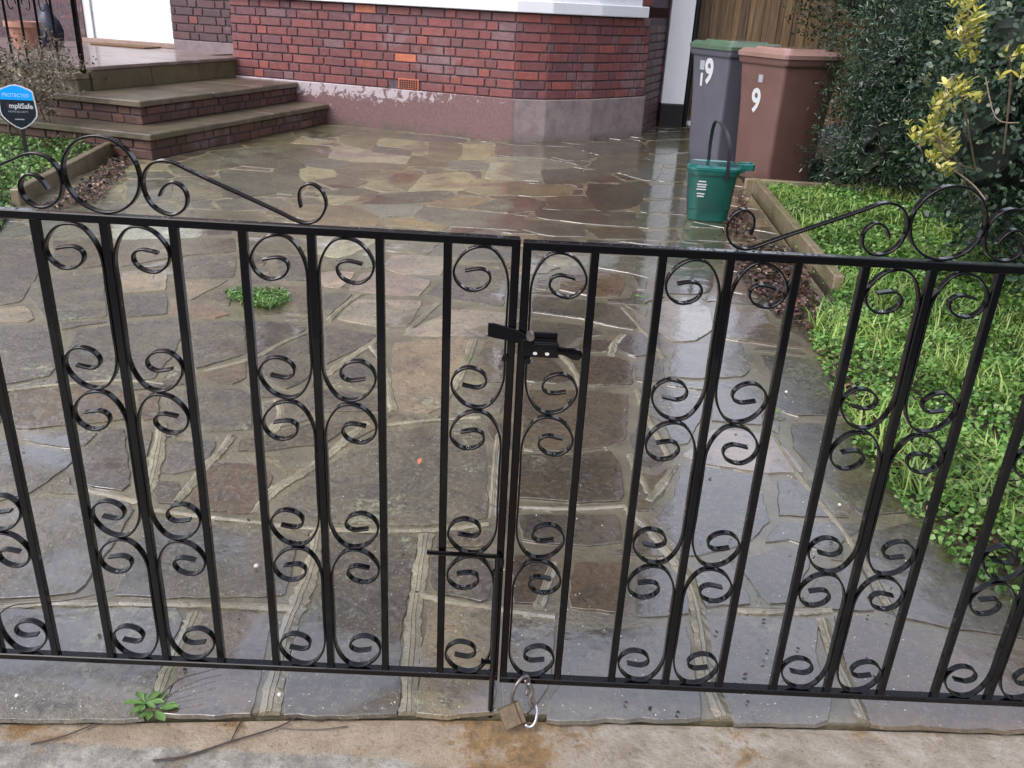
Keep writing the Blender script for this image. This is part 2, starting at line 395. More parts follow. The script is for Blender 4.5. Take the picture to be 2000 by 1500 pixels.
# mortar bed: outline of the paved area
KERB = [(1.49, 2.76), (1.76, 5.30)]
FRONT = [(-2.6, -.155), (-1.047, -.083), (-.615, -.053), (-.328, -.031), (-.013, -.016), (.402, -.008), (1.5, .010)]
outline = FRONT+[(1.42, .5), (1.33, 1.5), (1.5, 2.76), (1.76, 5.3), (2.3, 9.6), (-3.2, 9.6), (-2.9, 5.0), (-2.95, 3.4), (-2.6, 2.6), (-2.6, 1.)]
mesh('mortar_bed', [(x, y, 0.) for x, y in outline]+[(x, y, -.1) for x, y in outline],
     [tuple(range(len(outline)))]+[(i+len(outline), (i+1)%len(outline)+len(outline), (i+1)%len(outline), i) for i in range(len(outline))], M['mortar'], drive)

COL = dict(g=(.150,.138,.120), b=(.105,.107,.112), n=(.145,.112,.070), t=(.26,.205,.14), w=(.33,.28,.245), o=(.29,.175,.095), d=(.088,.078,.062),
           p=(.155,.140,.130), B=(.165,.165,.178), O=(.16,.098,.045), W=(.37,.345,.345))  # B and part of W carry sky reflection painted into the stone colour
STONES = [
('B',[-656,129,-656,204,-681,241,-1094,204,-994,4,-969,-9,-944,-84,-631,-71]),
('g',[-373,1095,-91,1176,-60,985,-40,637,-196,589,-447,587,-555,613,-567,706,-526,786,-477,890,-424,1006]),
('d',[-206,166,-206,541,-419,541,-394,316,-419,154,-394,-46,-181,-34]),
('O',[1131,216,994,229,944,266,881,266,769,316,731,304,694,129,694,-9,1044,-9,1169,204]),
('d',[870,314,855,438,868,568,950,656,1101,716,1160,559,1270,395,1187,250,970,283]),
('p',[-1297,552,-1192,634,-952,638,-922,607,-912,505,-907,381,-906,267,-1112,231]),
('B',[94,16,81,-34,381,-9,394,254,131,216,119,66]),
('g',[-868,573,-741,554,-575,538,-489,508,-480,407,-468,293,-710,267,-824,268,-845,357,-859,477]),
('B',[644,66,644,154,694,291,444,291,419,216,431,-21,619,-9]),
('d',[917,1274,1222,1298,1219,1092,1164,862,1101,761,945,723,900,909,876,1108]),
('B',[459,788,515,978,717,913,689,680,606,578,506,529,445,503,389,668]),
('t',[-156,29,-156,-34,-6,-21,-19,279,-156,291]),
('g',[-1620,1793,-1314,1975,-1235,1858,-1188,1601,-1174,1388,-1424,1321,-1545,1556]),
('p',[-581,229,-631,229,-606,-59,-444,-46,-481,229]),
('n',[49,1433,259,1457,411,1440,361,1108,310,1053,175,1008,50,1011]),
('d',[-2653,2896,-2415,3004,-2096,2464,-1969,2066,-2116,1968]),
('t',[-436,1817,-187,1894,-144,1861,-162,1549,-196,1292,-250,1218,-341,1238,-395,1446]),
('b',[969,1871,1166,1859,1222,1649,1199,1404,1255,1371,960,1336,889,1391,959,1650]),
('p',[-1974,1788,-1744,1832,-1648,1719,-1540,1495,-1511,1370,-1569,1321,-1672,1256]),
('n',[40,982,174,983,309,1033,332,946,325,816,313,746,195,731,35,738]),
('g',[-1256,104,-1281,79,-1144,-21,-1044,54,-1119,191,-1206,166]),
('p',[-1519,935,-1377,906,-1197,863,-1177,842,-1180,782,-1206,650,-1317,585]),
('O',[-1562,1221,-1430,1288,-1268,1331,-1128,1099,-1199,1060,-1419,991]),
('g',[-2048,2440,-1832,2501,-1574,1950,-1763,1875,-1984,2151,-2052,2317]),
('g',[-1169,254,-1269,441,-1381,391,-1369,266,-1206,204,-1131,204]),
('W',[523,1025,645,1202,818,1195,846,1105,864,947,752,937,589,970]),
('n',[6,41,6,-21,56,-21,94,54,119,241,19,254]),
('g',[-1644,379,-1669,354,-1519,241,-1406,279,-1406,391,-1444,416,-1519,429]),
('n',[-2094,716,-2131,679,-1969,579,-1869,629,-1844,804,-1956,854]),
('g',[-1053,1331,-875,1348,-834,1304,-757,1059,-895,1031,-1002,1078,-1083,1295]),
('b',[-267,2919,-12,2829,-27,2300,-378,2402]),
('n',[-1989,3036,-1459,3225,-1372,2954,-1605,2826,-1794,2607]),
('w',[244,6229,-194,6204,-219,6166,-231,5904,-206,5891,-194,5816,-219,5316,-206,5229,-181,5204,31,5229,206,5216,231,5254,206,5679,244,5729,444,5829,494,5979,494,6066,331,6191,306,6191,281,6229]),
('g',[659,1940,928,1992,894,1714,852,1647,654,1605,568,1618]),
('O',[-814,853,-697,858,-624,797,-630,693,-626,605,-797,619,-808,690]),
('n',[-2244,829,-2281,779,-2144,691,-1956,879,-2156,966]),
('B',[447,1478,543,1524,699,1464,627,1277,554,1103,507,1072,499,1245,442,1315]),
('g',[-119,4091,-531,4191,-556,4166,-594,3866,-556,3829,-531,3829,-481,3766,-369,3704,31,3679,56,3729,56,3891,81,4041]),
('n',[-1531,841,-1594,854,-1631,829,-1619,641,-1481,616,-1394,654,-1469,804]),
('n',[-1581,604,-1644,616,-1681,591,-1681,391,-1506,454,-1506,591]),
('n',[-1344,116,-1294,104,-1206,191,-1369,254,-1469,229]),
('g',[-1681,829,-1606,854,-1594,904,-1719,1004,-1856,991,-1931,904,-1844,816]),
('W',[658,2445,821,2574,889,2409,846,2146,747,1996,643,1965,604,2082]),
('g',[33,660,178,667,293,682,293,556,207,530,48,543]),
('d',[-1381,629,-1481,604,-1481,441,-1419,416,-1281,454]),
('g',[-1237,1932,-1048,1977,-943,1642,-1065,1485,-1131,1541,-1169,1757]),
('g',[-1869,604,-1956,554,-1706,391,-1706,591]),
('O',[936,2480,1105,2434,1123,2185,1182,1969,1034,1994,863,2041]),
('d',[-2081,4941,-1906,4416,-1881,4391,-1844,4241,-1819,4216,-1806,4141,-1744,4129,-1519,4354,-1556,4391,-1644,4741,-1681,4816,-1681,4866,-1731,4991,-1719,5054,-2094,5079,-2106,4991]),
('d',[-2406,5704,-2306,5629,-2306,5604,-2231,5529,-2206,5466,-2094,5341,-2069,5279,-2019,5241,-1806,5191,-1744,5191,-1694,5241,-1719,5466,-1631,5516,-1619,5579,-1644,5579,-1656,5616,-1806,5754,-1806,5791,-1856,5866,-1856,5904,-1906,5979,-1906,6016,-1981,6166,-2044,6154,-2106,6041,-2181,6041,-2219,6004,-2219,5979,-2419,5779]),
('t',[-2444,904,-2294,804,-2169,991,-2381,1054,-2494,941]),
('p',[578,507,711,569,763,534,639,339,592,334,579,403,566,457]),
('n',[-1188,2414,-906,2459,-807,2073,-908,2096,-1021,2055,-1102,2119]),
('w',[-341,2048,-234,2235,-10,2222,-24,2008,-89,1930,-424,1895]),
('g',[99,2461,328,2446,486,2363,548,2199,509,2093,392,2145,289,2207,92,2257]),
('n',[-1644,666,-1656,804,-1831,779,-1831,629,-1694,604,-1644,629]),
('n',[-1344,3066,-1281,2941,-1044,2954,-1056,3254,-1106,3429,-1381,3429,-1506,3404]),
('W',[-1706,3466,-1731,3516,-1794,3516,-2119,3466,-2181,3441,-2156,3354,-2119,3304,-2119,3266,-2081,3216,-2081,3179,-2019,3066,-1631,3191,-1631,3254]),
('w',[-659,2308,-373,2331,-405,2002,-485,1973,-700,2045]),
('g',[-2044,941,-1944,904,-1869,991,-1944,1141,-2081,1116,-2131,1041,-2144,991]),
('O',[165,460,289,473,266,284,145,293,154,392]),
('d',[544,5104,506,4866,544,4379,531,4304,594,4291,781,4429,794,4479,844,4541,856,4616,906,4654,906,4766,881,4791,869,4854,844,5141,831,5191,794,5229,569,5254,544,5216]),
('n',[-2181,1216,-2206,1254,-2294,1254,-2381,1166,-2369,1079,-2156,1016,-2094,1129]),
('d',[-1165,1017,-1122,1031,-977,719,-986,687,-1031,691,-1091,709,-1152,821,-1158,879]),
('g',[736,1573,886,1600,869,1401,815,1252,654,1265]),
('d',[231,3991,281,3991,419,3941,756,3904,781,4029,781,4204,806,4291,781,4316,694,4316,594,4291,531,4304,369,4291,306,4266,156,4266,131,4216,144,4029]),
('n',[-2344,1329,-2369,1404,-2594,1354,-2594,1216,-2394,1166,-2306,1254]),
('d',[-168,467,-24,458,-23,309,-47,301,-119,322,-157,347]),
('B',[314,452,401,469,420,373,414,290,287,273]),
('g',[-774,1853,-679,1523,-682,1442,-726,1353,-846,1467,-886,1581]),
('o',[250,2892,362,2938,542,2880,552,2745,497,2531,389,2499,224,2587]),
('n',[-1856,4116,-1819,4141,-1806,4179,-1844,4241,-1869,4354,-1894,4379,-1919,4491,-1944,4516,-2031,4779,-2106,4791,-2281,4704,-2306,4679,-2306,4641,-2256,4566,-2094,4079,-2106,4029,-2081,3966,-2031,3954]),
('O',[-1294,4041,-1369,4029,-1381,3991,-1431,3979,-1431,3954,-1456,3941,-1444,3766,-1419,3754,-1131,3704,-781,3829,-856,3929,-856,3954,-881,3966,-881,3991,-906,4004,-906,4029,-931,4041,-944,4104]),
('d',[669,7216,631,7204,569,7129,544,7129,481,7041,519,6966,544,6954,569,6879,594,6866,606,6816,631,6804,644,6754,669,6741,681,6691,706,6679,719,6629,744,6616,744,6591,769,6566,806,6566,981,6741,981,6766,1156,6929,1156,6954,1231,7004,1256,7054,1269,7291,1231,7629,1206,7654,1144,7641,1081,7566,1056,7566,994,7491,969,7491,906,7416,881,7416]),
('w',[-844,5841,-844,6004,-869,6041,-1181,6116,-1219,6254,-1294,6279,-1319,6329,-1369,6366,-1456,6379,-1569,6329,-1569,6266,-1506,6116,-1494,5791,-1419,5691,-1306,5679,-1281,5641,-844,5654]),
('w',[-704,2685,-615,2734,-367,2626,-397,2391,-539,2391,-720,2429]),
('n',[-2294,2976,-2106,3096,-1876,2592,-2047,2521]),
('n',[1256,854,1219,891,1194,879,1119,741,1144,679,1256,679,1331,766]),
('d',[-1619,941,-1581,916,-1481,1029,-1569,1179,-1644,1179,-1706,1041]),
('g',[831,329,831,491,769,491,669,329]),
('B',[756,679,719,679,644,579,719,604,794,554,794,516,831,516,831,579,944,691]),
('n',[-775,991,-693,1035,-578,1132,-502,1140,-491,1086,-519,994,-601,964,-680,931,-762,923]),
('b',[-106,3316,-381,3304,-406,3241,-419,3066,-244,3004,19,3016,19,3316]),
('d',[-1681,1179,-1894,1204,-1931,1141,-1856,1016,-1781,1016,-1719,1041,-1669,1141]),
('g',[-2106,1454,-2194,1491,-2356,1441,-2356,1404,-2281,1279,-2181,1279,-2069,1354,-2081,1454]),
('g',[644,3229,431,3229,419,2991,581,2929,669,2854,719,2854,744,2929,831,3004,856,3004,881,3054,794,3079,756,3216]),
('d',[752,2942,1052,3076,941,2662,839,2607,676,2605]),
('t',[-2594,1004,-2494,954,-2394,1054,-2406,1141,-2594,1191]),
('t',[-319,4966,-306,5154,-281,5191,-344,5379,-381,5429,-456,5404,-469,5379,-494,5379,-656,5254,-681,5254,-694,4791,-719,4629,-669,4616,-531,4691,-331,4754]),
('g',[1181,579,1244,479,1281,466,1344,591,1269,654,1156,654]),
('O',[227,1766,406,1779,462,1725,434,1529,274,1502,246,1588]),
('g',[770,895,866,909,874,865,910,715,719,712]),
('g',[-2444,3416,-2556,3379,-2556,3341,-2381,3041,-2344,3041,-2294,3079,-2256,3079,-2206,3116,-2119,3141,-2119,3191,-2256,3491,-2419,3441]),
('n',[-2444,5429,-2506,5104,-2369,4829,-2344,4804,-2294,4804,-2181,4954,-2181,4979,-2156,4991,-2156,5016,-2131,5029,-2131,5054,-2106,5066,-2106,5091,-2081,5104,-2081,5129,-2019,5191,-2019,5254,-2069,5279,-2094,5341,-2231,5504,-2231,5529,-2369,5679,-2406,5641]),
('B',[494,329,556,329,544,504,444,454,444,316]),
('g',[86,2152,311,2109,387,2023,274,1967,207,1831,82,1869]),
('d',[-2256,4529,-2281,4616,-2344,4616,-2381,4591,-2544,4554,-2519,4416,-2494,4391,-2494,4354,-2469,4329,-2469,4291,-2444,4266,-2431,4191,-2406,4166,-2406,4129,-2381,4104,-2381,4066,-2319,3929,-2244,3941,-2094,4054]),
('t',[-1094,-59,-969,-84,-1031,41,-1106,-21]),
('t',[-1931,1629,-1969,1716,-2144,1654,-2169,1641,-2181,1504,-2069,1466,-1894,1566]),
('t',[69,4966,94,5079,94,5216,31,5229,-281,5191,-306,5154,-306,5016,-331,4891,-319,4729,-219,4616,19,4679,56,4729]),
('g',[-2081,1141,-1931,1166,-1894,1216,-1919,1279,-2081,1329,-2181,1266]),
('w',[-794,3054,-744,3166,-719,3329,-1044,3341,-1069,3304,-1044,3216,-1031,3016,-931,2966,-919,2941,-856,2929,-794,3016]),
('n',[1319,329,1306,354,1269,341,1169,141,1231,129]),
('g',[-1588,2792,-1353,2900,-1251,2535,-1464,2484]),
('g',[1831,7904,1744,7879,1731,7854,1619,7804,1606,7779,1531,7754,1456,7691,1344,7641,1269,7266,1269,7116,1219,6979,1244,6829,1419,6904,1431,6929,1731,7079,1806,7541,1844,7666,1844,7741,1869,7804,1869,7891]),
('d',[-481,4404,-406,4504,-406,4529,-381,4541,-419,4716,-469,4716,-656,4629,-669,4604,-819,4541,-919,4466,-894,4441,-894,4354,-906,4254,-944,4216,-944,4166,-906,4154,-669,4241,-594,4304,-519,4329]),
('n',[1106,41,1081,4,1169,4,1219,104,1144,129]),
('w',[-356,3029,-481,3054,-606,3041,-619,2816,-544,2716,-331,2716,-319,3016]),
('g',[-1032,1979,-802,1976,-787,1908,-841,1784,-917,1626,-1018,1888]),
('g',[-1856,1504,-1869,1541,-1906,1541,-2044,1466,-2044,1354,-1906,1304,-1806,1416]),
('d',[31,4616,-144,4454,-256,4241,-256,4179,-31,4104,81,4191,131,4204,156,4266,181,4266,231,4391,219,4491,106,4616,106,4641,44,4641]),
('n',[-1669,6366,-1944,6354,-1969,6329,-1981,6166,-1906,6016,-1906,5979,-1856,5904,-1856,5866,-1806,5791,-1806,5754,-1656,5616,-1644,5579,-1619,5579,-1581,5704,-1556,5729,-1519,5729,-1494,5766,-1506,6116,-1594,6341,-1619,6366]),
('O',[21,482,113,480,116,428,72,300,22,298]),
('g',[-616,1365,-422,1346,-404,1224,-621,1200,-658,1292]),
('g',[-2231,1504,-2194,1516,-2194,1641,-2356,1704,-2431,1591,-2381,1479,-2319,1466]),
('d',[281,5741,244,5729,206,5679,206,5466,231,5279,206,5179,244,5116,281,5116,306,5141,344,5141,369,5166,406,5166,569,5241,556,5841,531,5866,494,5866]),
('n',[1119,3229,1119,3329,881,3366,769,3366,744,3266,744,3216,794,3079,856,3054,919,3054,1106,3129]),
('B',[1381,441,1406,566,1356,566,1281,454,1306,366,1344,366]),
('n',[156,6279,294,6266,319,6291,281,6941,-144,6879,-169,6854,-169,6504,-144,6291]),
('n',[-2094,1829,-2106,1854,-2256,1854,-2344,1716,-2206,1666,-2044,1704,-1994,1754]),
('n',[1031,6804,731,6491,694,6291,669,6254,631,6054,594,5966,594,5891,631,5866,656,5866,719,5929,719,5954,844,6091,844,6116,919,6191,956,6266,1006,6304,1006,6329,1081,6404,1119,6479,1169,6516,1169,6616,1206,6666,1219,6779,1244,6829,1231,6966,1169,6966,1156,6929]),
('n',[-2081,7266,-2094,7229,-2019,6866,-1944,6829,-1931,6804,-1894,6804,-1806,6754,-1731,6754,-1594,6966,-1669,7454,-1644,7566,-1994,7579]),
('B',[1369,916,1369,991,1231,991,1206,929,1344,804,1381,804]),
('b',[319,3916,69,3966,56,3716,194,3591,419,3604,444,3879,419,3904]),
('n',[-1656,7504,-1669,7454,-1594,6979,-1294,6979,-1181,6991,-1119,7029,-1119,7054,-1094,7066,-1106,7279,-1031,7329,-1019,7391,-1019,7441,-1044,7479,-1081,7479,-1106,7504,-1144,7504,-1169,7529,-1206,7529,-1231,7554,-1269,7554,-1294,7579,-1544,7666,-1581,7666,-1606,7641,-1606,7616,-1644,7579]),
('p',[-725,1963,-512,1900,-514,1850,-564,1731,-645,1573]),
('d',[-2269,3779,-2281,3879,-2419,3866,-2581,3816,-2556,3704,-2531,3679,-2481,3529,-2169,3479,-2169,3541,-2206,3654]),
('n',[-2169,3591,-2119,3491,-1906,3529,-1856,3566,-2044,3941,-2081,3941,-2181,3891,-2194,3866,-2269,3841,-2269,3779]),
('b',[-1155,2899,-1010,2925,-906,2753,-878,2542,-1047,2522]),
('n',[-1944,6391,-1919,6791,-1944,6829,-2019,6866,-2019,6891,-2081,6954,-2156,6979,-2219,6791,-2231,6691,-2256,6654,-2269,6554,-2294,6516,-2306,6416,-2331,6379,-2344,6266,-2269,6191,-2269,6166,-2231,6141,-2231,6116,-2194,6091,-2169,6041,-2106,6041,-2044,6154,-1994,6166,-1981,6191,-1969,6329,-1944,6341]),
('t',[-781,6841,-756,6854,-756,6879,-781,6891,-919,6891,-1069,6929,-1206,6929,-1244,6891,-1219,6529,-1194,6516,-1194,6491,-869,6391,-856,6066,-731,6066,-706,6104]),
('n',[-93,1862,-18,1872,-9,1500,-74,1492,-127,1499,-118,1687]),
('t',[-1761,2529,-1586,2609,-1474,2308,-1629,2234]),
('g',[-769,3116,-806,2991,-869,2916,-869,2866,-844,2854,-831,2804,-781,2741,-619,2816,-681,3329,-694,3354,-719,3341,-719,3266]),
('b',[-961,963,-836,978,-825,881,-839,816,-884,784,-921,786]),
('n',[-469,6729,-481,6854,-506,6854,-519,6879,-756,6866,-781,6841,-706,6216,-706,6104,-731,6054,-669,6016,-556,6004,-506,5954,-481,5954,-456,5991,-469,6029,-444,6216]),
('t',[-2406,1429,-2381,1429,-2381,1466,-2444,1566,-2594,1579,-2594,1379]),
('g',[-1769,3941,-1706,3804,-1456,3916,-1431,3979,-1381,3991,-1369,4016,-1369,4054,-1394,4066,-1456,4216,-1519,4229,-1794,4091,-1819,4066,-1819,4016]),
('t',[-456,6604,-444,6216,-469,6016,-444,5979,-381,5979,-219,6041,-219,6166,-194,6191,-206,6954,-219,6979,-269,6991,-456,6954,-519,6904,-519,6866,-481,6854,-469,6804]),
('n',[294,6729,319,6366,456,6204,506,6204,594,6304,594,6329,631,6354,631,6379,669,6404,669,6429,706,6454,706,6479,744,6504,744,6554,544,6954,519,6966,281,6954]),
('g',[-178,1225,-148,1402,-12,1451,-20,1242]),
('n',[-794,4716,-744,4641,-719,4641,-706,4666,-681,5379,-719,5441,-956,5379,-994,5341,-981,5241,-906,5041,-931,4966,-906,4954]),
('n',[519,4341,544,4354,519,4754,469,4766,444,4741,219,4666,206,4491,231,4454,231,4391,206,4341,206,4279,306,4266]),
('b',[731,3491,419,3554,419,3279,756,3266,794,3466]),
('n',[-1394,3654,-1481,3829,-1756,3804,-1844,3779,-1844,3729,-1744,3541,-1394,3591,-1369,3616]),
('B',[1281,4954,1306,5029,1331,5316,1306,5341,1256,5341,1219,5316,1019,5279,969,5229,919,4841,931,4779,1019,4804]),
('g',[794,4229,756,3904,819,3891,1044,3966,1106,4154,1119,4291,844,4291,794,4279]),
('g',[377,996,380,1127,429,1256,469,1170,466,989,412,923]),
('n',[1069,2941,1044,2891,1019,2704,1094,2666,1106,2641,1206,2604,1231,2979,1081,3029]),
('t',[356,4729,431,5029,431,5116,356,5129,94,5091,69,4979,56,4729,31,4704,31,4666,119,4654,319,4704]),
('B',[1394,629,1381,779,1356,779,1281,691,1281,654,1356,591,1394,591]),
('n',[1344,3666,1369,3704,1381,3829,1369,3941,1044,3941,1019,3804,1031,3654]),
('d',[-1613,2202,-1455,2261,-1360,2011,-1500,1954]),
('t',[-1906,1841,-1831,1854,-1819,1891,-1931,2029,-2069,1954,-2094,1854,-2031,1804]),
('n',[60,1745,159,1758,220,1540,206,1511,58,1521]),
('B',[-631,3904,-594,3916,-544,4254,-594,4266,-644,4229,-681,4229,-756,4179,-794,4179,-944,4104,-931,4041,-906,4029,-906,4004,-881,3991,-881,3966,-856,3954,-856,3929,-781,3829]),
('g',[-381,3304,-394,3354,-681,3391,-706,3354,-681,3329,-669,3266,-656,3104,-431,3091,-406,3141,-406,3241]),
('t',[-2444,1754,-2494,1779,-2594,1766,-2594,1604,-2444,1591,-2369,1704]),
('g',[-756,1179,-731,1066,-694,1066,-594,1154,-656,1191,-694,1291,-781,1254]),
('g',[1344,8141,1319,8079,1306,7916,1319,7716,1406,7729,1419,7754,1494,7779,1569,7841,1881,8004,1906,8041,1931,8166,1956,8379,1994,8504,1994,8591,1894,8591,1856,8541,1831,8541,1794,8491,1769,8491,1731,8441,1656,8404,1619,8354,1594,8354,1556,8304,1531,8304,1494,8254,1469,8254]),
('b',[-1106,7241,-1094,7066,-1144,7016,-1144,6966,-1119,6929,-669,6866,-519,6891,-456,6966,-431,7141,-619,7254,-1044,7329,-1106,7279]),
('n',[-294,1154,-219,1166,-206,1216,-244,1179,-356,1216,-494,1179,-456,1116,-481,1004,-456,1004,-381,1129]),
('d',[-1444,4791,-1481,4829,-1506,4966,-1594,4916,-1706,5041,-1731,5029,-1731,4991,-1644,4741,-1556,4391,-1519,4354,-1419,4329,-1394,4354,-1381,4541]),
('n',[381,729,431,791,469,941,431,891,394,891,381,929,356,904,356,766,306,704,381,704]),
('B',[466,2016,614,2096,575,1837,476,1793,413,1858]),
('d',[1256,1154,1231,1016,1356,1016,1344,1216,1256,1204]),
('n',[1344,1729,1381,1941,1219,1954,1194,1879,1244,1716]),
('B',[1194,5866,1206,6004,1231,6016,1231,6166,1219,6229,1169,6241,1031,6079,1031,6054,994,6029,994,6004,956,5979,956,5954,919,5929,919,5904,831,5816,831,5741,856,5729,869,5679,894,5666,906,5616,931,5604,1006,5466,1069,5466,1094,5504,1194,5816]),
('n',[-1219,6979,-1594,6979,-1619,6941,-1519,6529,-1481,6441,-1431,6379,-1344,6354,-1306,6291,-1244,6254,-1206,6266,-1219,6479,-1194,6479,-1231,6591,-1244,6791,-1244,6891,-1194,6929]),
('d',[-1806,1229,-1681,1216,-1794,1404,-1894,1304,-1881,1229]),
('g',[-2481,1879,-2494,1791,-2381,1741,-2269,1854,-2344,1954,-2469,1954]),
('B',[1231,6679,1194,6666,1169,6616,1169,6504,1194,6491,1194,6266,1294,6279,1369,6316,1569,6366,1669,6854,1656,6916,1569,6916,1556,6891,1531,6891,1519,6866,1494,6866,1481,6841,1456,6841,1444,6816,1419,6816,1406,6791,1381,6791]),
('n',[744,3654,769,3754,769,3866,431,3866,431,3804,494,3579,744,3616]),
('B',[1144,4529,1194,4704,1194,4779,1131,4791,1119,4766,1019,4729,1006,4704,906,4666,844,4579,819,4329,869,4316,894,4341,1106,4404,1131,4441]),
('o',[-319,4554,-381,4554,-431,4466,-469,4441,-544,4279,-544,4191,-269,4179,-219,4329,-194,4354,-156,4504,-181,4529]),
('o',[-944,3766,-1306,3666,-1319,3629,-1294,3604,-1056,3579,-769,3616,-756,3679,-794,3804,-856,3804]),
('g',[1406,6066,1269,6041,1206,6004,1194,5816,1119,5591,1119,5479,1144,5454,1294,5504,1419,5579,1469,5904,1494,5966,1494,6066]),
('n',[-2331,1991,-2244,2079,-2281,2179,-2456,2166,-2469,1979]),
('n',[-906,5016,-994,5291,-981,5366,-1131,5316,-1181,5316,-1219,5354,-1331,5329,-1344,5279,-1319,5266,-1294,5104,-1244,5016,-1206,5016,-1131,4941,-994,4954,-931,4979]),
('d',[1306,2366,1331,2379,1294,2566,1219,2591,1106,2491,1156,2441,1156,2316,1256,2316]),
('n',[-1244,5654,-1281,5641,-1294,5591,-1256,5391,-1206,5329,-1131,5316,-1056,5354,-919,5379,-831,5429,-806,5579,-844,5654]),
('n',[-844,5991,-844,5641,-819,5616,-819,5579,-781,5566,-606,5616,-544,5616,-506,5666,-531,5891,-494,5916,-494,5954,-556,6004,-706,6029,-731,6066,-856,6066,-869,6029]),
('b',[-1281,5541,-1281,5654,-1306,5679,-1394,5679,-1444,5729,-1519,5741,-1581,5704,-1631,5516,-1581,5366,-1556,5341,-1431,5279,-1344,5279,-1331,5329,-1256,5416]),
('n',[781,6004,744,5979,744,5954,694,5916,694,5891,619,5804,619,5766,706,5679,756,5666,781,5691,781,5716,831,5766,831,5816,919,5904,919,5929,994,6004,994,6029,1069,6104,1069,6129,1119,6166,1119,6191,1169,6241,1194,6241,1181,6504,1144,6504,1131,6466,1081,6429,1081,6404,1044,6379,1044,6354,969,6279,931,6204,819,6079,819,6054,781,6029]),
('p',[-1376,931,-1285,988,-1191,1034,-1182,922,-1213,898]),
('o',[-1397,2140,-1257,2148,-1119,2053,-1161,1979,-1344,2008]),
('O',[-1047,1442,-927,1586,-880,1436,-908,1373,-1024,1393]),
('n',[-1019,4879,-1019,4904,-1069,4941,-1131,4941,-1206,5016,-1256,5016,-1331,4916,-1331,4891,-1356,4879,-1356,4854,-1381,4841,-1381,4804,-1269,4679,-1269,4654,-1219,4616,-1219,4591,-1169,4579,-1069,4666]),
('t',[281,3229,219,3216,181,3179,181,2991,331,3004,394,3029,406,3266,369,3279]),
('n',[-162,562,-33,582,-29,516,-160,497]),
('g',[1481,2754,1481,2816,1256,2704,1244,2604,1294,2579,1469,2579]),
('g',[344,679,331,554,256,504,406,504]),
('B',[-369,5541,-219,5554,-194,5579,-194,5816,-206,5891,-231,5916,-506,5916,-531,5891,-506,5666,-544,5629,-544,5554,-494,5516]),
('t',[-1381,4879,-1256,5004,-1256,5054,-1306,5154,-1319,5266,-1556,5279,-1581,5254,-1581,5216,-1481,4829,-1431,4804,-1431,4829]),
('t',[-1119,4379,-1219,4354,-1244,4329,-1244,4291,-1206,4254,-1169,4166,-1144,4154,-1144,4129,-1119,4104,-1069,4104,-1056,4129,-956,4179,-919,4229,-894,4441,-931,4454,-1044,4379]),
('g',[469,1736,585,1796,556,1589,485,1549,455,1568]),
('d',[19,1066,6,1229,-69,1191,-31,1004,19,1004]),
('d',[1294,3054,1394,3129,1369,3204,1156,3254,1131,3116,1094,3104,1106,3054,1231,3004]),
('b',[-534,1675,-452,1523,-438,1454,-596,1461]),
('o',[-456,3754,-619,3829,-694,3841,-719,3654,-394,3579,-356,3704]),
('n',[819,5441,756,5666,706,5679,606,5791,556,5791,569,5291,594,5266,631,5266,719,5304,819,5316,844,5341]),
('g',[956,2516,1094,2491,1181,2579,994,2691,969,2616,869,2579,894,2504,919,2529]),
('t',[-2644,5141,-2869,4979,-2894,4929,-2681,4829,-2444,4904,-2531,5129]),
('b',[-869,6304,-881,6404,-1081,6454,-1156,6491,-1219,6479,-1219,6216,-1181,6116,-1156,6104,-869,6041]),
('g',[1281,2979,1494,2854,1519,3104,1406,3129,1269,3004]),
('g',[-2506,3016,-2444,3116,-2519,3241,-2569,3254,-2706,3091,-2619,2979]),
('w',[-900,2668,-818,2716,-730,2697,-749,2447,-837,2455]),
('d',[1256,1666,1244,1466,1319,1466,1344,1691,1256,1691]),
('d',[-2281,2004,-2331,1954,-2256,1879,-2106,1891,-2106,1929,-2169,1966,-2219,2079]),
('d',[-2769,3329,-2644,3329,-2681,3479,-2819,3529,-2931,3516,-2906,3316]),
('d',[1181,2166,1206,2029,1331,2154,1244,2291,1156,2291]),
('n',[1631,5291,1744,5316,1756,5366,1494,5579,1444,5591,1406,5529,1331,5504,1356,5229]),
('d',[-894,4491,-881,4541,-994,4641,-1056,4666,-1269,4454,-1269,4416,-1169,4379,-1044,4379,-931,4441]),
('d',[1331,1966,1381,1966,1406,2141,1331,2141,1219,2016,1219,1979]),
('d',[-2481,2329,-2494,2191,-2306,2191,-2431,2429,-2469,2416]),
('d',[1331,1291,1319,1441,1244,1441,1294,1379,1244,1329,1256,1229,1344,1241]),
('d',[-1531,5004,-1581,5216,-1581,5254,-1544,5291,-1619,5516,-1644,5516,-1719,5466,-1694,5241,-1756,5191,-1756,5141,-1731,5054,-1594,4916,-1569,4916,-1519,4966]),
('t',[-1447,2447,-1262,2494,-1333,2184]),
('d',[-2494,4604,-2331,4641,-2306,4704,-2419,4891,-2644,4804,-2656,4654,-2544,4591]),
('n',[-2719,3954,-2769,3979,-2894,3916,-2919,3829,-2719,3741,-2606,3754,-2581,3879]),
('n',[856,3841,769,3791,744,3654,756,3604,931,3616,969,3654,981,3879,944,3891]),
('n',[-1081,1441,-1144,1504,-1144,1366,-1231,1341,-1206,1291,-1044,1366]),
('t',[1694,4804,1706,4941,1681,4954,1569,4954,1394,4816,1569,4616,1656,4604,1681,4604]),
('t',[69,3354,119,3379,156,3579,-44,3591,-69,3354]),
('O',[-1183,1264,-1122,1303,-1050,1097,-1091,1085]),
('g',[-81,3404,-69,3616,-144,3654,-269,3541,-269,3504,-169,3341,-94,3341]),
('g',[-894,3516,-894,3566,-1119,3566,-1131,3466,-1081,3441,-1069,3366,-881,3366]),
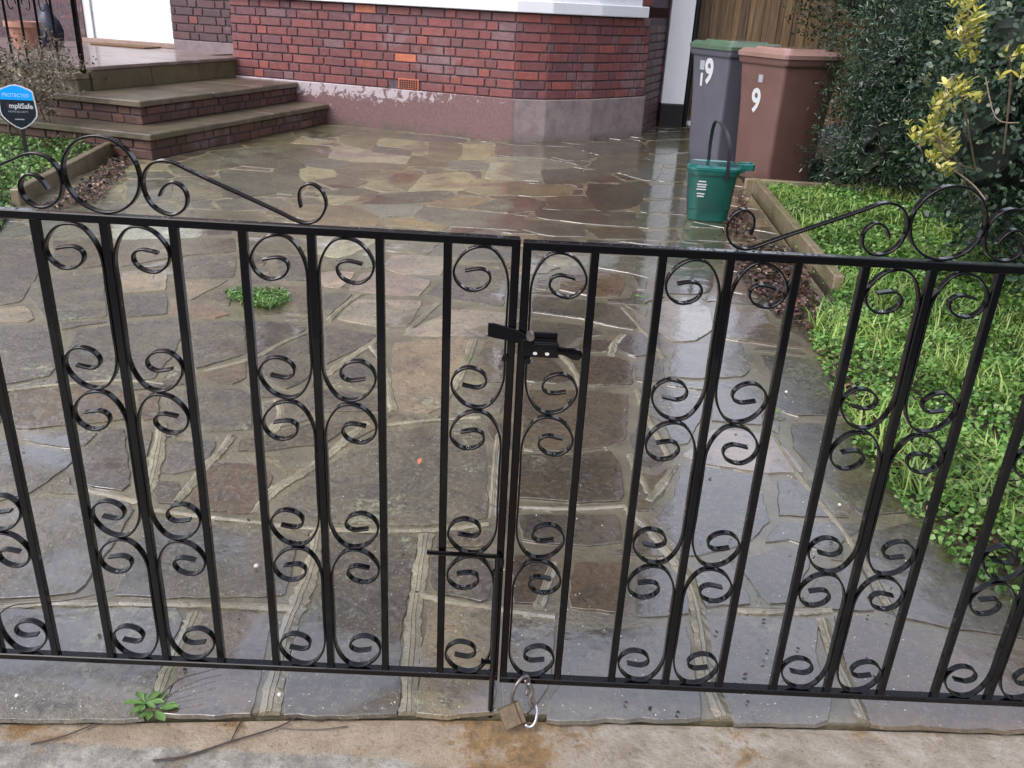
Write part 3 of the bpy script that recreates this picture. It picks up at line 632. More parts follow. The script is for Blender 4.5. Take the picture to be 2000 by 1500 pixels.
('d',[1469,5229,1356,5191,1569,4979,1719,4966,1744,5291]),
('d',[1156,3379,1319,3466,1181,3629,1069,3566,1069,3366,1131,3354]),
('g',[-2731,3516,-2656,3491,-2531,3579,-2594,3741,-2706,3716,-2819,3566,-2819,3541]),
('d',[1469,4541,1369,4479,1406,4391,1469,4316,1644,4316,1669,4579,1556,4591]),
('d',[894,5379,856,5366,781,5291,781,5254,794,5216,831,5191,844,5141,881,4791,894,4766,931,4766,919,4841,944,4941,956,5154,969,5229,1006,5254,1019,5291,1019,5429,956,5441]),
('n',[1394,3391,1331,3454,1144,3341,1156,3279,1369,3229,1431,3316]),
('g',[-2869,3254,-2819,3129,-2719,3116,-2581,3279,-2619,3304,-2769,3304,-2881,3291]),
('g',[-1206,2704,-1244,2691,-1206,2579,-1219,2454,-1069,2479,-1144,2704]),
('n',[1481,4679,1381,4791,1206,4804,1219,4691,1194,4616,1344,4529,1556,4604]),
('n',[-926,742,-863,748,-837,700,-832,633,-882,639]),
('b',[-817,2384,-686,2375,-735,2084,-770,2156]),
('g',[844,3504,819,3391,1044,3366,1044,3566,881,3579]),
('B',[169,3516,144,3379,381,3379,381,3491,319,3566,181,3566]),
('g',[1256,2916,1244,2716,1481,2829,1269,2966]),
('d',[-819,3366,-731,3354,-681,3416,-706,3629,-781,3579,-869,3566,-856,3366]),
('n',[-2569,4554,-2569,4591,-2694,4629,-2881,4541,-2669,4366,-2606,4354,-2531,4391,-2581,4504]),
('g',[1406,2179,1431,2341,1331,2354,1256,2304,1356,2166]),
('t',[-744,4604,-931,4941,-1006,4929,-981,4866,-1031,4691,-856,4541]),
('g',[-2494,2016,-2481,2166,-2581,2191,-2594,2004,-2494,1991]),
('n',[-481,3454,-444,3529,-456,3566,-669,3616,-656,3416,-506,3391]),
('n',[1431,4041,1369,4204,1169,4216,1131,4191,1131,4141,1319,3979,1431,4016]),
('d',[544,2429,606,2429,619,2479,719,2554,656,2554,619,2616,569,2616,544,2504,431,2466,431,2441]),
('t',[-444,3466,-481,3391,-381,3379,-344,3329,-194,3341,-294,3516,-431,3529]),
('n',[-2869,4891,-2894,4904,-2906,4566,-2694,4641,-2669,4729,-2681,4816]),
('g',[-2506,1879,-2494,1966,-2594,1979,-2594,1791,-2519,1804]),
('t',[106,2816,194,2841,194,2904,256,2954,119,2954,69,3029,19,2854,69,2791,106,2791]),
('d',[-631,1441,-619,1541,-644,1541,-656,1379,-631,1404,-419,1379,-419,1416]),
('B',[106,3016,106,2991,156,2991,169,3029,181,3179,219,3291,206,3341,94,3329]),
('g',[1444,2416,1456,2554,1319,2554,1344,2379,1431,2366]),
('g',[1269,4904,1169,4866,1194,4829,1369,4816,1556,4979,1344,5179,1319,4954]),
('n',[301,1942,411,1957,379,1832,234,1824]),
('n',[-1381,3566,-1444,3554,-1419,3454,-1156,3454,-1144,3566,-1306,3579,-1319,3604]),
('t',[1581,4116,1631,4141,1644,4291,1469,4291,1381,4216,1456,4066]),
('g',[-2844,3566,-2719,3729,-2931,3804,-2931,3541]),
('g',[-1456,3529,-1506,3554,-1694,3516,-1656,3379,-1544,3379,-1506,3441,-1444,3454]),
('g',[-1794,3904,-1844,4016,-1844,4091,-2006,3954,-1956,3829,-1769,3829,-1756,3854]),
('n',[-2819,4254,-2894,4229,-2894,4204,-2794,4116,-2731,4104,-2619,4154,-2619,4341]),
('B',[1544,3791,1594,3804,1606,3891,1444,3991,1381,3979,1419,3916,1394,3754,1431,3741]),
('g',[6,904,6,979,-31,979,-19,779,6,779]),
('g',[-2506,4091,-2594,4129,-2669,4116,-2744,4079,-2756,3991,-2581,3916,-2481,4066]),
('n',[1219,3604,1331,3479,1494,3566,1406,3729,1356,3629,1206,3629]),
('t',[-1881,6704,-1906,6691,-1919,6379,-1706,6391,-1556,6604]),
('n',[1556,3416,1569,3554,1494,3554,1356,3466,1444,3354,1556,3366]),
('g',[-1594,1229,-1456,1304,-1469,1341,-1494,1354,-1606,1266,-1619,1204]),
('n',[-1281,4079,-1169,4091,-1156,4116,-1256,4266,-1356,4291,-1419,4179,-1356,4066]),
('n',[-2569,2404,-2594,2404,-2594,2204,-2519,2229,-2494,2366,-2494,2404]),
('n',[-6,754,-19,604,6,566,6,679,131,704,19,704]),
('n',[-1169,2191,-1219,2379,-1244,2391,-1281,2191,-1231,2191,-1181,2141,-1156,2141]),
('n',[44,1879,44,1966,-19,1966,-44,1929,19,1891,19,1766,156,1791,69,1829]),
('t',[-2519,3429,-2381,3491,-2494,3504,-2544,3554,-2644,3491,-2656,3454,-2631,3341,-2581,3291,-2556,3291,-2581,3391]),
('d',[1406,3254,1381,3229,1394,3179,1431,3141,1531,3129,1544,3341,1456,3329]),
('n',[-2456,2441,-2531,2604,-2594,2616,-2594,2429]),
('t',[1519,6004,1519,5966,1681,5929,1831,6004,1844,6066,1681,6204,1619,6216,1506,6091,1531,6054]),
('d',[-1306,2904,-1256,2716,-1169,2729,-1206,2916,-1319,2941]),
('n',[1406,4266,1456,4316,1369,4429,1206,4366,1194,4241,1369,4229]),
('d',[-2869,4516,-2906,4541,-2906,4241,-2681,4341,-2706,4391]),
('n',[1731,5704,1669,5704,1494,5616,1494,5591,1756,5391,1794,5691]),
('g',[-831,1404,-856,1416,-869,1379,-794,1316,-794,1279,-706,1304]),
('n',[-594,816,-594,729,-544,841,-594,829,-644,904,-694,904]),
('n',[-2369,3904,-2331,3916,-2419,4091,-2481,4054,-2569,3879,-2531,3854]),
('n',[-644,5304,-456,5429,-456,5491,-519,5491,-569,5541,-569,5591,-769,5554,-794,5504,-794,5454,-706,5466,-669,5429]),
('n',[-519,554,-469,516,-444,554,-569,579,-594,616,-594,566]),
('n',[1544,6266,1469,6316,1244,6241,1256,6066,1431,6116,1506,6104,1606,6216]),
('n',[1681,6729,1644,6566,1819,6404,1881,6404,1919,6679]),
('t',[-2481,4104,-2419,4116,-2519,4366,-2544,4366,-2594,4341,-2594,4141]),
('n',[506,7129,556,7179,419,7266,256,7179,156,7166,256,6966,294,6991,481,6991,456,7066]),
('d',[-2769,4066,-2769,4091,-2919,4191,-2919,3916,-2794,3979]),
('B',[576,1573,726,1577,693,1507,553,1543]),
('n',[-2681,5141,-2669,5166,-2731,5229,-2906,5254,-2894,4979]),
('n',[1481,5754,1456,5616,1669,5716,1656,5904,1506,5941]),
('d',[-2419,5966,-2456,5841,-2394,5829,-2206,6041,-2344,6241]),
('g',[-2706,2904,-2631,2979,-2719,3091,-2806,3104]),
('t',[-56,2891,-6,2879,31,2991,-194,2966,-194,2941]),
('b',[106,2592,146,2778,211,2798,172,2579]),
('n',[1169,4516,1144,4404,1181,4379,1331,4441,1356,4479,1331,4529,1206,4591]),
('n',[-469,1729,-469,1804,-494,1816,-531,1716,-456,1616]),
('d',[-2519,5216,-2469,5416,-2481,5466,-2569,5454,-2619,5229,-2644,5204,-2694,5216,-2631,5154,-2531,5154]),
('g',[44,2241,19,2254,19,1991,44,1991,44,2179,131,2191]),
('n',[1931,9416,1856,9279,1869,9241,2056,9191,2231,9279,2231,9491,1969,9491]),
('d',[-1619,1841,-1544,1891,-1594,1904,-1694,1866,-1706,1841,-1669,1791]),
('g',[1981,9191,1831,9229,1731,9029,1744,8991,1919,8879,2069,8929,2044,9166]),
('n',[94,7154,-44,7129,-106,7054,-106,7016,-19,6929,231,6966,144,7154]),
('g',[-1369,4591,-1356,4466,-1269,4479,-1206,4566,-1244,4579,-1406,4791]),
('g',[-1156,729,-1169,666,-1081,666,-1131,704,-1144,754]),
('g',[1494,3741,1444,3729,1444,3704,1519,3579,1569,3579,1594,3779]),
('g',[644,2716,669,2841,594,2879,606,2729,581,2641,631,2629]),
('n',[-244,3591,-156,3666,-331,3679,-381,3554,-294,3541]),
('t',[1694,6291,1806,6404,1631,6554,1606,6379,1519,6329,1519,6304,1606,6241,1656,6241]),
('d',[1844,7054,1769,7141,1756,7079,1706,7029,1494,6929,1494,6891,1581,6954,1656,6954,1694,6904,1694,6779,1906,6979]),
('t',[-1556,3254,-1481,3279,-1519,3366,-1644,3354,-1606,3229]),
('g',[969,1954,956,1916,1169,1904,1131,1941]),
('d',[556,7191,619,7204,794,7354,694,7454,419,7291]),
('t',[-2144,4979,-2244,4816,-2306,4779,-2294,4729,-2069,4829,-2119,4979]),
('d',[1919,8854,1731,8991,1644,8991,1556,8741,1681,8691,1919,8816]),
('t',[1056,5441,1044,5304,1306,5366,1306,5491,1194,5429,1131,5429,1106,5466]),
('g',[-1019,966,-1031,1016,-1056,1041,-1069,1016,-994,866]),
('t',[-244,5279,-244,5529,-444,5504,-431,5454,-369,5454,-331,5416,-269,5216,-231,5216]),
('g',[1819,7441,1806,7316,1994,7304,2031,7554,1844,7554]),
('n',[681,3579,606,3566,606,3541,794,3491,819,3491,856,3566]),
('d',[1794,7279,1769,7166,1919,7004,1956,7004,1994,7279]),
('g',[881,1329,831,1229,856,1191,881,1291,919,1304,894,1354]),
('t',[1769,6729,1931,6716,1956,6979,1919,6979,1694,6766]),
('n',[1581,3929,1606,3916,1619,4104,1444,4016]),
('g',[1831,8566,1931,8641,1981,8629,2019,8579,2044,8591,1931,8804,1681,8679,1694,8466]),
('d',[1819,5891,1831,5979,1681,5916,1694,5729,1806,5716]),
('g',[1119,3979,1294,3991,1119,4129,1081,3991]),
('n',[1869,6291,1881,6379,1819,6379,1669,6229,1844,6091]),
('d',[756,7504,706,7454,819,7379,1044,7591,969,7654,906,7666]),
('t',[881,5616,831,5716,781,5666,856,5404,969,5466]),
('g',[-294,7054,-256,7029,-131,7041,-69,7141,-319,7229,-381,7129]),
('n',[-2456,5504,-2419,5654,-2444,5791,-2419,5816,-2469,5816,-2556,5504,-2481,5479]),
('d',[556,2316,581,2254,606,2404,506,2404]),
('d',[-1919,5104,-1769,5091,-1769,5129,-1781,5166,-1994,5204,-2056,5104]),
('g',[-519,904,-469,979,-556,954]),
('d',[2181,8804,2194,8904,2119,8916,1944,8841,2056,8604,2169,8604]),
('t',[-944,1004,-1044,1066,-994,979]),
('t',[1881,7716,1856,7579,2031,7579,2069,7829,1956,7829,1881,7779]),
('n',[44,2291,69,2504,31,2516,19,2279]),
('B',[369,3304,381,3354,231,3354,231,3254]),
('d',[606,6216,556,6229,519,6179,431,6179,431,6141,531,6054,519,5979,581,5991,631,6166,631,6216]),
('n',[-844,2041,-906,2054,-906,2016,-719,2004,-756,2054,-794,2029]),
('t',[81,2766,31,2779,44,2529,81,2554,56,2579]),
('n',[1794,9266,1831,9254,1944,9491,1631,9491,1631,9329]),
('g',[-2631,2766,-2669,2841,-2694,2854,-2694,2829,-2619,2654,-2569,2641]),
('g',[-1806,3554,-1781,3541,-1781,3579,-1869,3729,-1856,3804,-1944,3804]),
('t',[-1631,7679,-1881,7766,-1944,7604,-1656,7604,-1619,7654]),
('t',[1244,7829,1194,7879,1131,7891,944,7679,1056,7629]),
('d',[194,2504,294,2491,219,2541,69,2529,81,2504]),
('n',[-306,4579,-194,4554,-194,4591,-231,4591,-356,4729,-381,4716,-369,4591]),
('t',[-1581,6691,-1631,6854,-1731,6716,-1894,6766,-1894,6729,-1581,6629]),
('n',[-1494,4254,-1419,4229,-1369,4316,-1456,4304,-1519,4329,-1594,4241]),
('n',[1669,8516,1656,8679,1544,8716,1469,8491,1669,8454]),
('t',[-1269,4304,-1244,4379,-1294,4404,-1294,4454,-1356,4441,-1356,4316]),
('t',[1169,4266,1181,4366,1144,4391,944,4329,1131,4316,1156,4279,1144,4216]),
('g',[2219,9079,2231,9254,2069,9179,2094,8941,2206,8929]),
('n',[1956,7979,1981,7854,2069,7854,2106,8116,1944,8079]),
('t',[-1594,2654,-1631,2729,-1719,2604]),
('d',[1969,8229,1944,8104,2106,8141,2119,8304,1994,8366]),
('n',[94,3654,56,3679,44,3654,-94,3641,-56,3616,144,3604]),
('g',[-1481,6404,-1556,6566,-1681,6391,-1619,6391,-1569,6354]),
('n',[2081,8341,2131,8316,2156,8579,2044,8579,2019,8554,1994,8391]),
('n',[-556,7304,-681,7354,-706,7291,-606,7279,-419,7154,-344,7216,-344,7241]),
('g',[431,4891,394,4766,481,4791,494,4979,444,4979]),
('d',[-131,4604,-169,4604,-169,4541,-119,4504,19,4654]),
('g',[1194,7679,1256,7641,1269,7529,1294,7529,1306,7629,1381,7691,1319,7691,1281,7729,1269,7829,1056,7616,1069,7591,1156,7679]),
('n',[1769,9154,1819,9241,1631,9304,1631,9004,1719,9029]),
('n',[-931,7341,-731,7304,-706,7366,-994,7454,-994,7354]),
('t',[1581,8366,1656,8429,1456,8466,1369,8204]),
('g',[-919,2879,-844,2754,-831,2779,-894,2904,-931,2916]),
('g',[956,4716,1181,4829,1144,4854,931,4741,931,4704]),
('B',[994,3591,1056,3579,1119,3629,1019,3629,994,3654,969,3616]),
('n',[-2156,3929,-2106,3954,-2144,3991,-2269,3891,-2231,3879]),
('n',[69,4141,-6,4091,106,4054,106,4166]),
('n',[469,5166,419,5141,469,5104,456,5004,494,5004,519,5191]),
('g',[-181,6916,-169,6879,-156,6904,-31,6929,-106,7004,-181,7016,-219,7004,-181,6966]),
('g',[-294,7029,-406,7129,-431,6979,-281,7004]),
('g',[1894,7854,1894,7804,1956,7841,1931,8016,1819,7954,1894,7891]),
('g',[81,3091,56,3291,56,3041]),
('n',[-1356,3641,-1294,3704,-1394,3729]),
('d',[1256,6741,1481,6891,1444,6904,1256,6804]),
('d',[319,6254,294,6241,369,6179,406,6166,431,6191,356,6291]),
('n',[1219,7966,1169,7904,1281,7854,1294,8041]),
('t',[-2219,7866,-1956,7766,-1944,7654,-1906,7779,-2194,7879,-2244,7879]),
('n',[519,5954,494,5891,544,5891,606,5816,619,5854,569,5879,569,5954]),
('n',[144,5129,194,5129,181,5191,119,5191,119,5129]),
('d',[-319,5979,-456,5941,-256,5941,-269,5991]),
('n',[606,6241,644,6241,681,6379,581,6266]),
('g',[-94,6254,-156,6291,-169,6229,81,6241]),
('t',[719,4341,794,4341,794,4404]),
('d',[-2106,7104,-2144,7004,-2081,6979]),
]

def seg_resample(poly, step):
    out = []
    n = len(poly)
    for i in range(n):
        a = Vector(poly[i]); b = Vector(poly[(i+1)%n]); L = (b-a).length; k = max(1, int(L/step))
        for j in range(k): out.append(a.lerp(b, j/k))
    return out
def area(poly): return .5*sum(poly[i][0]*poly[(i+1)%len(poly)][1]-poly[(i+1)%len(poly)][0]*poly[i][1] for i in range(len(poly)))
def stone_geo(poly):
    if area(poly) < 0: poly = poly[::-1]
    y = sum(p[1] for p in poly)/len(poly)
    jit = .0035 if y < 3 else .006
    P = seg_resample(poly, .03 if y < 2. else (.05 if y < 4 else .09))
    n = len(P); Q = [(P[i-1]*.10+P[i]*.80+P[(i+1)%n]*.10) for i in range(n)]
    Q = [q+Vector((R.uniform(-jit,jit), R.uniform(-jit,jit))) for q in Q]
    h = R.uniform(.0035, .0055) if y < 3 else R.uniform(.002, .003); tx, ty = R.uniform(-.0015,.0015), R.uniform(-.0015,.0015)
    cx = sum(q.x for q in Q)/n; cy = sum(q.y for q in Q)/n
    def nrm(i):
        t = Q[(i+1)%n]-Q[i-1]; v = Vector((-t.y, t.x)); return v.normalized() if v.length > 1e-9 else Vector((0,0))
    N = [nrm(i) for i in range(n)]; vs = []
    for (ins, z) in ((-.002, -.004), (.0, .85), (.0012, 1.)):
        for i in range(n):
            q = Q[i]+N[i]*ins; zz = z if z < 0 else h*z
            if z > 0: zz += (q.x-cx)*tx+(q.y-cy)*ty
            vs.append((q.x-cx, q.y-cy, zz))
    fs = [(k*n+i, k*n+(i+1)%n, (k+1)*n+(i+1)%n, (k+1)*n+i) for k in range(2) for i in range(n)]
    fs.append(tuple(range(2*n, 3*n)))
    return vs, fs, cx, cy
rest = MB()
for si, (ck, q) in enumerate(STONES):
    poly = [(q[i]/1000, q[i+1]/1000) for i in range(0, len(q), 2)]
    vs, fs, cx, cy = stone_geo(poly)
    if si < 292:
        mx_ = .66 if cy < 3 else .75; v = (.46 if cy < 3 else .62)*R.uniform(.80, 1.20)*(1.45 if ck in 'wWt' else 1.); c = tuple((x*mx_+m_*(1-mx_))*v*R.uniform(.97,1.03)*g_ for x, m_, g_ in zip(COL[ck], (.19, .165, .11), (1.02, 1, .93) if cy < 3 else (.90, 1.05, .86)))
        mesh('paving_stone', vs, fs, M['stone'], drive, loc=(cx, cy, .0), color=(*c, 1))
    else: rest.add([(x+cx, y+cy, z) for x, y, z in vs], fs)
o = rest.build('small_paving_stones', M['stone'], drive, color=(.075, .066, .045, 1)); o['kind'] = 'stuff'
def inside(p, poly):
    x, y = p[:,0], p[:,1]; c = np.zeros(len(p), bool); j = len(poly)-1
    for i in range(len(poly)):
        xi, yi = poly[i]; xj, yj = poly[j]
        c ^= ((yi > y) != (yj > y)) & (x < (xj-xi)*(y-yi)/(yj-yi+1e-12)+xi); j = i
    return c
def seg_dist(p, poly):
    a = poly; b = np.roll(poly, -1, 0); ab = b-a; t = np.clip(((p[:,None]-a)*ab).sum(-1)/((ab*ab).sum(-1)+1e-12), 0, 1)
    d = np.linalg.norm(p[:,None]-(a+t[...,None]*ab), axis=-1); return d.min(1)
E1 = Vector((.951, -.309)); E2 = Vector((.309, .951))

# raised pointing with scored lines, along the wide joints
JOINTS = [([(745,655),(700,685),(660,712),(632,732)],.030),([(604,644),(550,667),(492,697),(400,722)],.022),([(722,672),(745,705),(756,745),(768,800)],.028),
([(925,662),(908,705),(884,760)],.030),([(715,822),(672,860),(615,905),(560,938),(528,960),(500,1000)],.030),([(452,848),(430,880),(407,900),(380,935),(345,975)],.026),
([(622,1035),(606,1110),(585,1170),(558,1235),(545,1300),(525,1388)],.036),([(834,1040),(822,1110),(810,1200),(803,1300),(797,1388)],.036),
([(812,1155),(880,1172),(965,1184),(1085,1200)],.022),([(0,1179),(150,1173),(350,1176),(575,1182)],.024),([(1010,987),(1120,990),(1222,985)],.020),
([(1228,990),(1280,1045),(1340,1125),(1366,1210),(1385,1320),(1415,1398)],.034),([(1232,885),(1250,925),(1268,962)],.024),([(1268,975),(1292,945),(1318,905)],.026),
([(1092,686),(1115,712),(1138,752)],.026),([(1246,760),(1270,820),(1310,895)],.024),([(1218,652),(1202,668),(1194,690)],.030),
([(708,571),(672,594),(640,624)],.022),([(855,590),(822,620),(795,645)],.024),([(975,845),(965,930),(962,1010)],.022),
([(1606,1205),(1640,1300),(1690,1405)],.028),([(1500,832),(1560,925),(1660,1050),(1745,1190)],.022),([(160,952),(210,962),(270,978)],.022),
([(385,1192),(365,1240),(330,1310),(300,1385)],.034),([(312,822),(312,860),(302,915),(286,960)],.034),([(1080,1095),(1068,1130),(1052,1180)],.024),
([(1215,600),(1265,655),(1298,700)],.022),([(290,992),(390,1004),(500,1016),(620,1030),(830,1032),(955,1020)],.017),([(1130,484),(1110,520)],.02),
([(745,828),(840,818),(938,812)],.018),([(1440,1188),(1540,1190),(1625,1188)],.02),([(540,778),(548,812),(530,840)],.030),([(10,760),(120,748),(240,740),(320,748)],.014)]
jb = MB()
for pts_, wd in JOINTS:
    path = catmull([Vector((*G(*q, .008), 0)) for q in pts_], 9)
    rs = []; off_ = 0.
    prof = [(-1, -.004), (-.97, .0036), (-.30, .0072), (-.26, .0052), (-.22, .0073), (.22, .0073), (.26, .0052), (.30, .0072), (.97, .0036), (1, -.004)]; wj = 1.
    for i, p in enumerate(path):
        t = (path[min(i+1, len(path)-1)]-path[max(i-1, 0)]).normalized(); wj = .75*wj+.25*R.uniform(.5, 1.5); off_ = off_*.8+R.uniform(-.08, .08); nn = Vector((-t.y, t.x, 0))*wd/2*wj
        rs.append([p+nn*a*(R.uniform(.82, 1.22) if abs(a) > .9 else 1)+nn*off_+Vector((0, 0, z)) for a, z in prof])
    jb.rings(rs)
o = jb.build('joint_pointing', M['pointing'], drive, smooth=False); o['kind'] = 'stuff'

# the street behind the viewer: unseen terrace, added so the gate reflects something dark
opp = empty('unseen_terrace', (0, 0, 0), 0, 'unseen row of dark houses, added across the street to darken reflections', 'house')
b = MB(); b.box((-30, -28, -.1), (30, -21, 5.6)); b.build('wall', simple('dark_terrace_brick', (.07, .04, .035), .8, .3, 2), opp)
b = MB(); b.add([(-30.4,-28.4,5.6),(30.4,-28.4,5.6),(30.4,-20.6,5.6),(-30.4,-20.6,5.6),(-30.4,-24.5,7.6),(30.4,-24.5,7.6)], [(0,1,5,4),(2,3,4,5),(1,2,5),(3,0,4),(3,2,1,0)]); b.build('roof', simple('dark_slate', (.05, .05, .055), .5, .2, 4), opp)
for i in range(9):
    b = MB(); b.box((-26+i*6, -20.99, 1.), (-23.6+i*6, -20.9, 2.6)); wo = b.build('window', M['white2'], opp); b = MB(); b.box((-25.9+i*6, -20.9, 1.1), (-23.7+i*6, -20.88, 2.5)); b.build('pane', M['glass'], wo)
# ------------------------------------------------------------------ iron gate
S = .0987; BW = .0126; ZT, ZB = .8839, .075
UP = [(.0088,-.095),(.0088,-.055),(.016,-.028),(.030,-.0085),(.047,-.0025),(.067,-.0075),(.082,-.022),(.0895,-.040),(.085,-.057),(.072,-.068),(.058,-.0695),(.044,-.064),(.036,-.053),(.038,-.042),(.049,-.0365),(.062,-.038),(.073,-.0405)]
def cscroll(zt, zb, sgn, jig=0):
    up = [(d*sgn, zt+z) for d, z in UP]; dn = [(d*sgn, zb-z) for d, z in UP]
    pa = [(p.x, p.y) for p in catmull([Vector((a, b, 0)) for a, b in up], 4)]
    pb = [(p.x, p.y) for p in catmull([Vector((a, b, 0)) for a, b in dn], 4)]
    return pa[::-1]+pb
CREST = [(.078,.030),(.085,.042),(.098,.050),(.111,.044),(.117,.030),(.112,.014),(.098,.0045),(.080,.006),(.064,.018),(.0565,.038),(.059,.058),(.070,.073),(.086,.079),(.102,.077),(.120,.069),(.150,.056),(.18,.0435),(.215,.029),(.248,.015),(.268,.006),(.285,.0025),(.303,.010),(.313,.030),(.307,.050),(.293,.059),(.279,.053),(.275,.040),(.277,.025)]
def gate_leaf(sgn, ang, x0, dz, slope, label):
    """x runs outward from the meeting stile"""
    g = empty('iron_gate', (0, 0, 0), 0, label, 'gate', 'pair of black wrought iron gate leaves')
    X = lambda k: sgn*(x0+k*S)
    dr = lambda k: slope*(x0+k*S)
    tiers = [(ZT-BW/2, .6125), (.6125, .339), (.339, ZB+BW/2)]
    # rails
    a, b = X(0)-sgn*BW/2, X(12)+sgn*BW/2
    mb = MB(); lo, hi = min(a, b), max(a, b)
    for nm, zc, hh in (('top_rail', ZT, BW), ('bottom_rail', ZB, BW)):
        mb = MB(); mb.box((lo, -BW*.65, -hh/2), (hi, BW*.65, hh/2))
        o = mb.build(nm, M['iron'], g, bevel=.0015)
        Mx = Matrix.Rotation(ang, 4, 'Z') @ Matrix.Rotation(-math.atan(slope)*sgn, 4, 'Y'); Mx.translation = (0, 0, zc+dz); o.matrix_local = Mx
    def place(o, k): pass
    base = Matrix.Rotation(ang, 4, 'Z'); 
    # bars
    bm_ = MB(); bm_.box((-BW/2, -BW/2, ZB+BW/2-.002), (BW/2, BW/2, ZT-BW/2+.002))
    bar_me = None
    for k in range(13):
        if bar_me is None:
            o = bm_.build('stile', M['iron'], g, bevel=.0014); bar_me = o.data
        else:
            o = share('stile' if k == 12 else 'bar', bar_me, g)
        Mx = base.copy(); v = base @ Vector((X(k), 0, 0)); Mx.translation = (v.x, v.y, dz+dr(k)); o.matrix_local = Mx
    # scrolls
    cache = {}
    centres = [(0, (1,)), (3, (-1, 1)), (6, (-1, 1)), (9, (-1, 1)), (12, (-1,))]
    for kc, sides in centres:
        for sd_ in sides:
            for ti, (zt, zb) in enumerate(tiers):
                key = (ti, sd_*sgn)
                if key not in cache:
                    s_ = MB(); ribbon(s_, cscroll(zt-.0005, zb+.0005, sd_*sgn)); o = s_.build('scroll', M['iron'], g); smooth_by_angle(o, 35); cache[key] = o.data
                else: o = share('scroll', cache[key], g)
                rot = Matrix.Rotation(R.uniform(-.012, .012), 4, 'Y')
                Mx = base.copy(); v = base @ Vector((X(kc), R.uniform(-.0012, .0012), 0)); Mx.translation = (v.x, v.y, dz+dr(kc)); o.matrix_local = Mx
    # crest: ring and two long scrolls over the middle bar
    zc = ZT+BW/2+dz+dr(6)
    rg = [(.053*math.sin(t), .0555+.053*-math.cos(t)) for t in np.linspace(0, 2*math.pi, 41)]
    r_ = MB(); ribbon(r_, rg); o = r_.build('crest_ring', M['iron'], g); smooth_by_angle(o, 35)
    def put(o):
        Mx = base @ Matrix.Rotation(-math.atan(slope)*sgn, 4, 'Y'); v = base @ Vector((X(6)+(.006 if sgn < 0 else .004), 0, 0)); Mx.translation = (v.x, v.y, zc); o.matrix_local = Mx
    put(o)
    for s2 in (-1, 1):
        p = [(q.x, q.y) for q in catmull([Vector((u*s2, z+.001, 0)) for u, z in CREST], 4)]
        c_ = MB(); ribbon(c_, p); o = c_.build('crest_scroll', M['iron'], g); smooth_by_angle(o, 35); put(o)
    # water drops hanging under the curls
    return g
gl = gate_leaf(-1, .008, .012, 0., .0098, 'left leaf of black iron scroll gate, with drop bolt rod at its stile')
gr = gate_leaf(1, -.008, .0044, -.0037, .0013, 'right leaf of black iron scroll gate, carrying the latch and lever')
for side in (-1, 1):
    p = MB(); p.box((-.03, -.03, -.1), (.03, .03, 1.05)); p.box((-.036, -.036, 1.05), (.036, .036, 1.065))
    o = p.build('gate_post', M['iron'], None, loc=(side*1.262, .02 if side < 0 else -.02, 0), bevel=.002)
    tag(o, 'square black iron post at the %s outer end of the gate' % ('left' if side < 0 else 'right'), 'gate post', 'posts the gate leaves hang from')
# latch on the right leaf
def part(mb, name, mat, parent, bevel=.0008):
    return mb.build(name, mat, parent, bevel=bevel)
lz = .727
b = MB(); b.box((.004, -.016, lz-.016), (.060, -.0075, lz+.006)); b.box((.012, -.0155, lz+.006), (.058, .008, lz+.0085)); b.box((.014, .004, lz+.0085), (.058, .0075, lz+.017))
b.box((.004, -.019, lz-.006), (.020, -.0075, lz+.013))
part(b, 'latch_case', M['iron'], gr)
b = MB()
prof = [(-.048, .0235, .0105), (-.040, .0225, .0115), (-.008, .016, .0105), (.02, .006, .008)]
b = MB(); rs = []
for x, z, h in prof: rs.append([(x, -.0125, lz+z-h), (x, -.0085, lz+z-h), (x, -.0085, lz+z+h), (x, -.0125, lz+z+h)])
b.rings(rs); part(b, 'latch_bar', M['iron'], gr)
b = MB(); rs = []
for x, z, h in [(.058, -.0035, .0055), (.066, -.004, .0052), (.073, -.006, .0060), (.080, -.0075, .0080), (.087, -.0085, .0088), (.092, -.0088, .0072), (.0955, -.009, .003)]:
    rs.append([(x, -.018, lz+z-h), (x, -.012, lz+z-h), (x, -.0105, lz+z), (x, -.012, lz+z+h), (x, -.018, lz+z+h), (x, -.0195, lz+z)])
b.rings(rs); o = part(b, 'latch_lever', M['iron'], gr, 0); smooth_by_angle(o, 30)
for (x, y, z, r_, nm) in ((.016, -.022, lz+.018, .0062, 'bolt_head'), (.014, -.020, lz-.021, .0055, 'bolt_head')):
    b = MB(); n = 8; b.rings([[(x+r_*math.cos(t), yy, z+r_*math.sin(t)) for t in [2*math.pi*j/n for j in range(n)]] for yy in (y, y+.014)]); part(b, nm, M['dullsteel'] if z > lz else M['iron'], gr, 0)
for x in (.0245, .043):
    b = MB(); n = 8; b.rings([[(x+.0034*math.cos(t), yy, lz-.0095+.0026*math.sin(t)) for t in [2*math.pi*j/n for j in range(n)]] for yy in (-.0165, -.0158)]); part(b, 'screw_hole', M['pebble'], gr, 0)
b = MB(); b.tube([(-.020, -.012, .705), (-.020, -.004, .705)], .0055, 8); part(b, 'bolt_head', M['iron'], gl, 0)
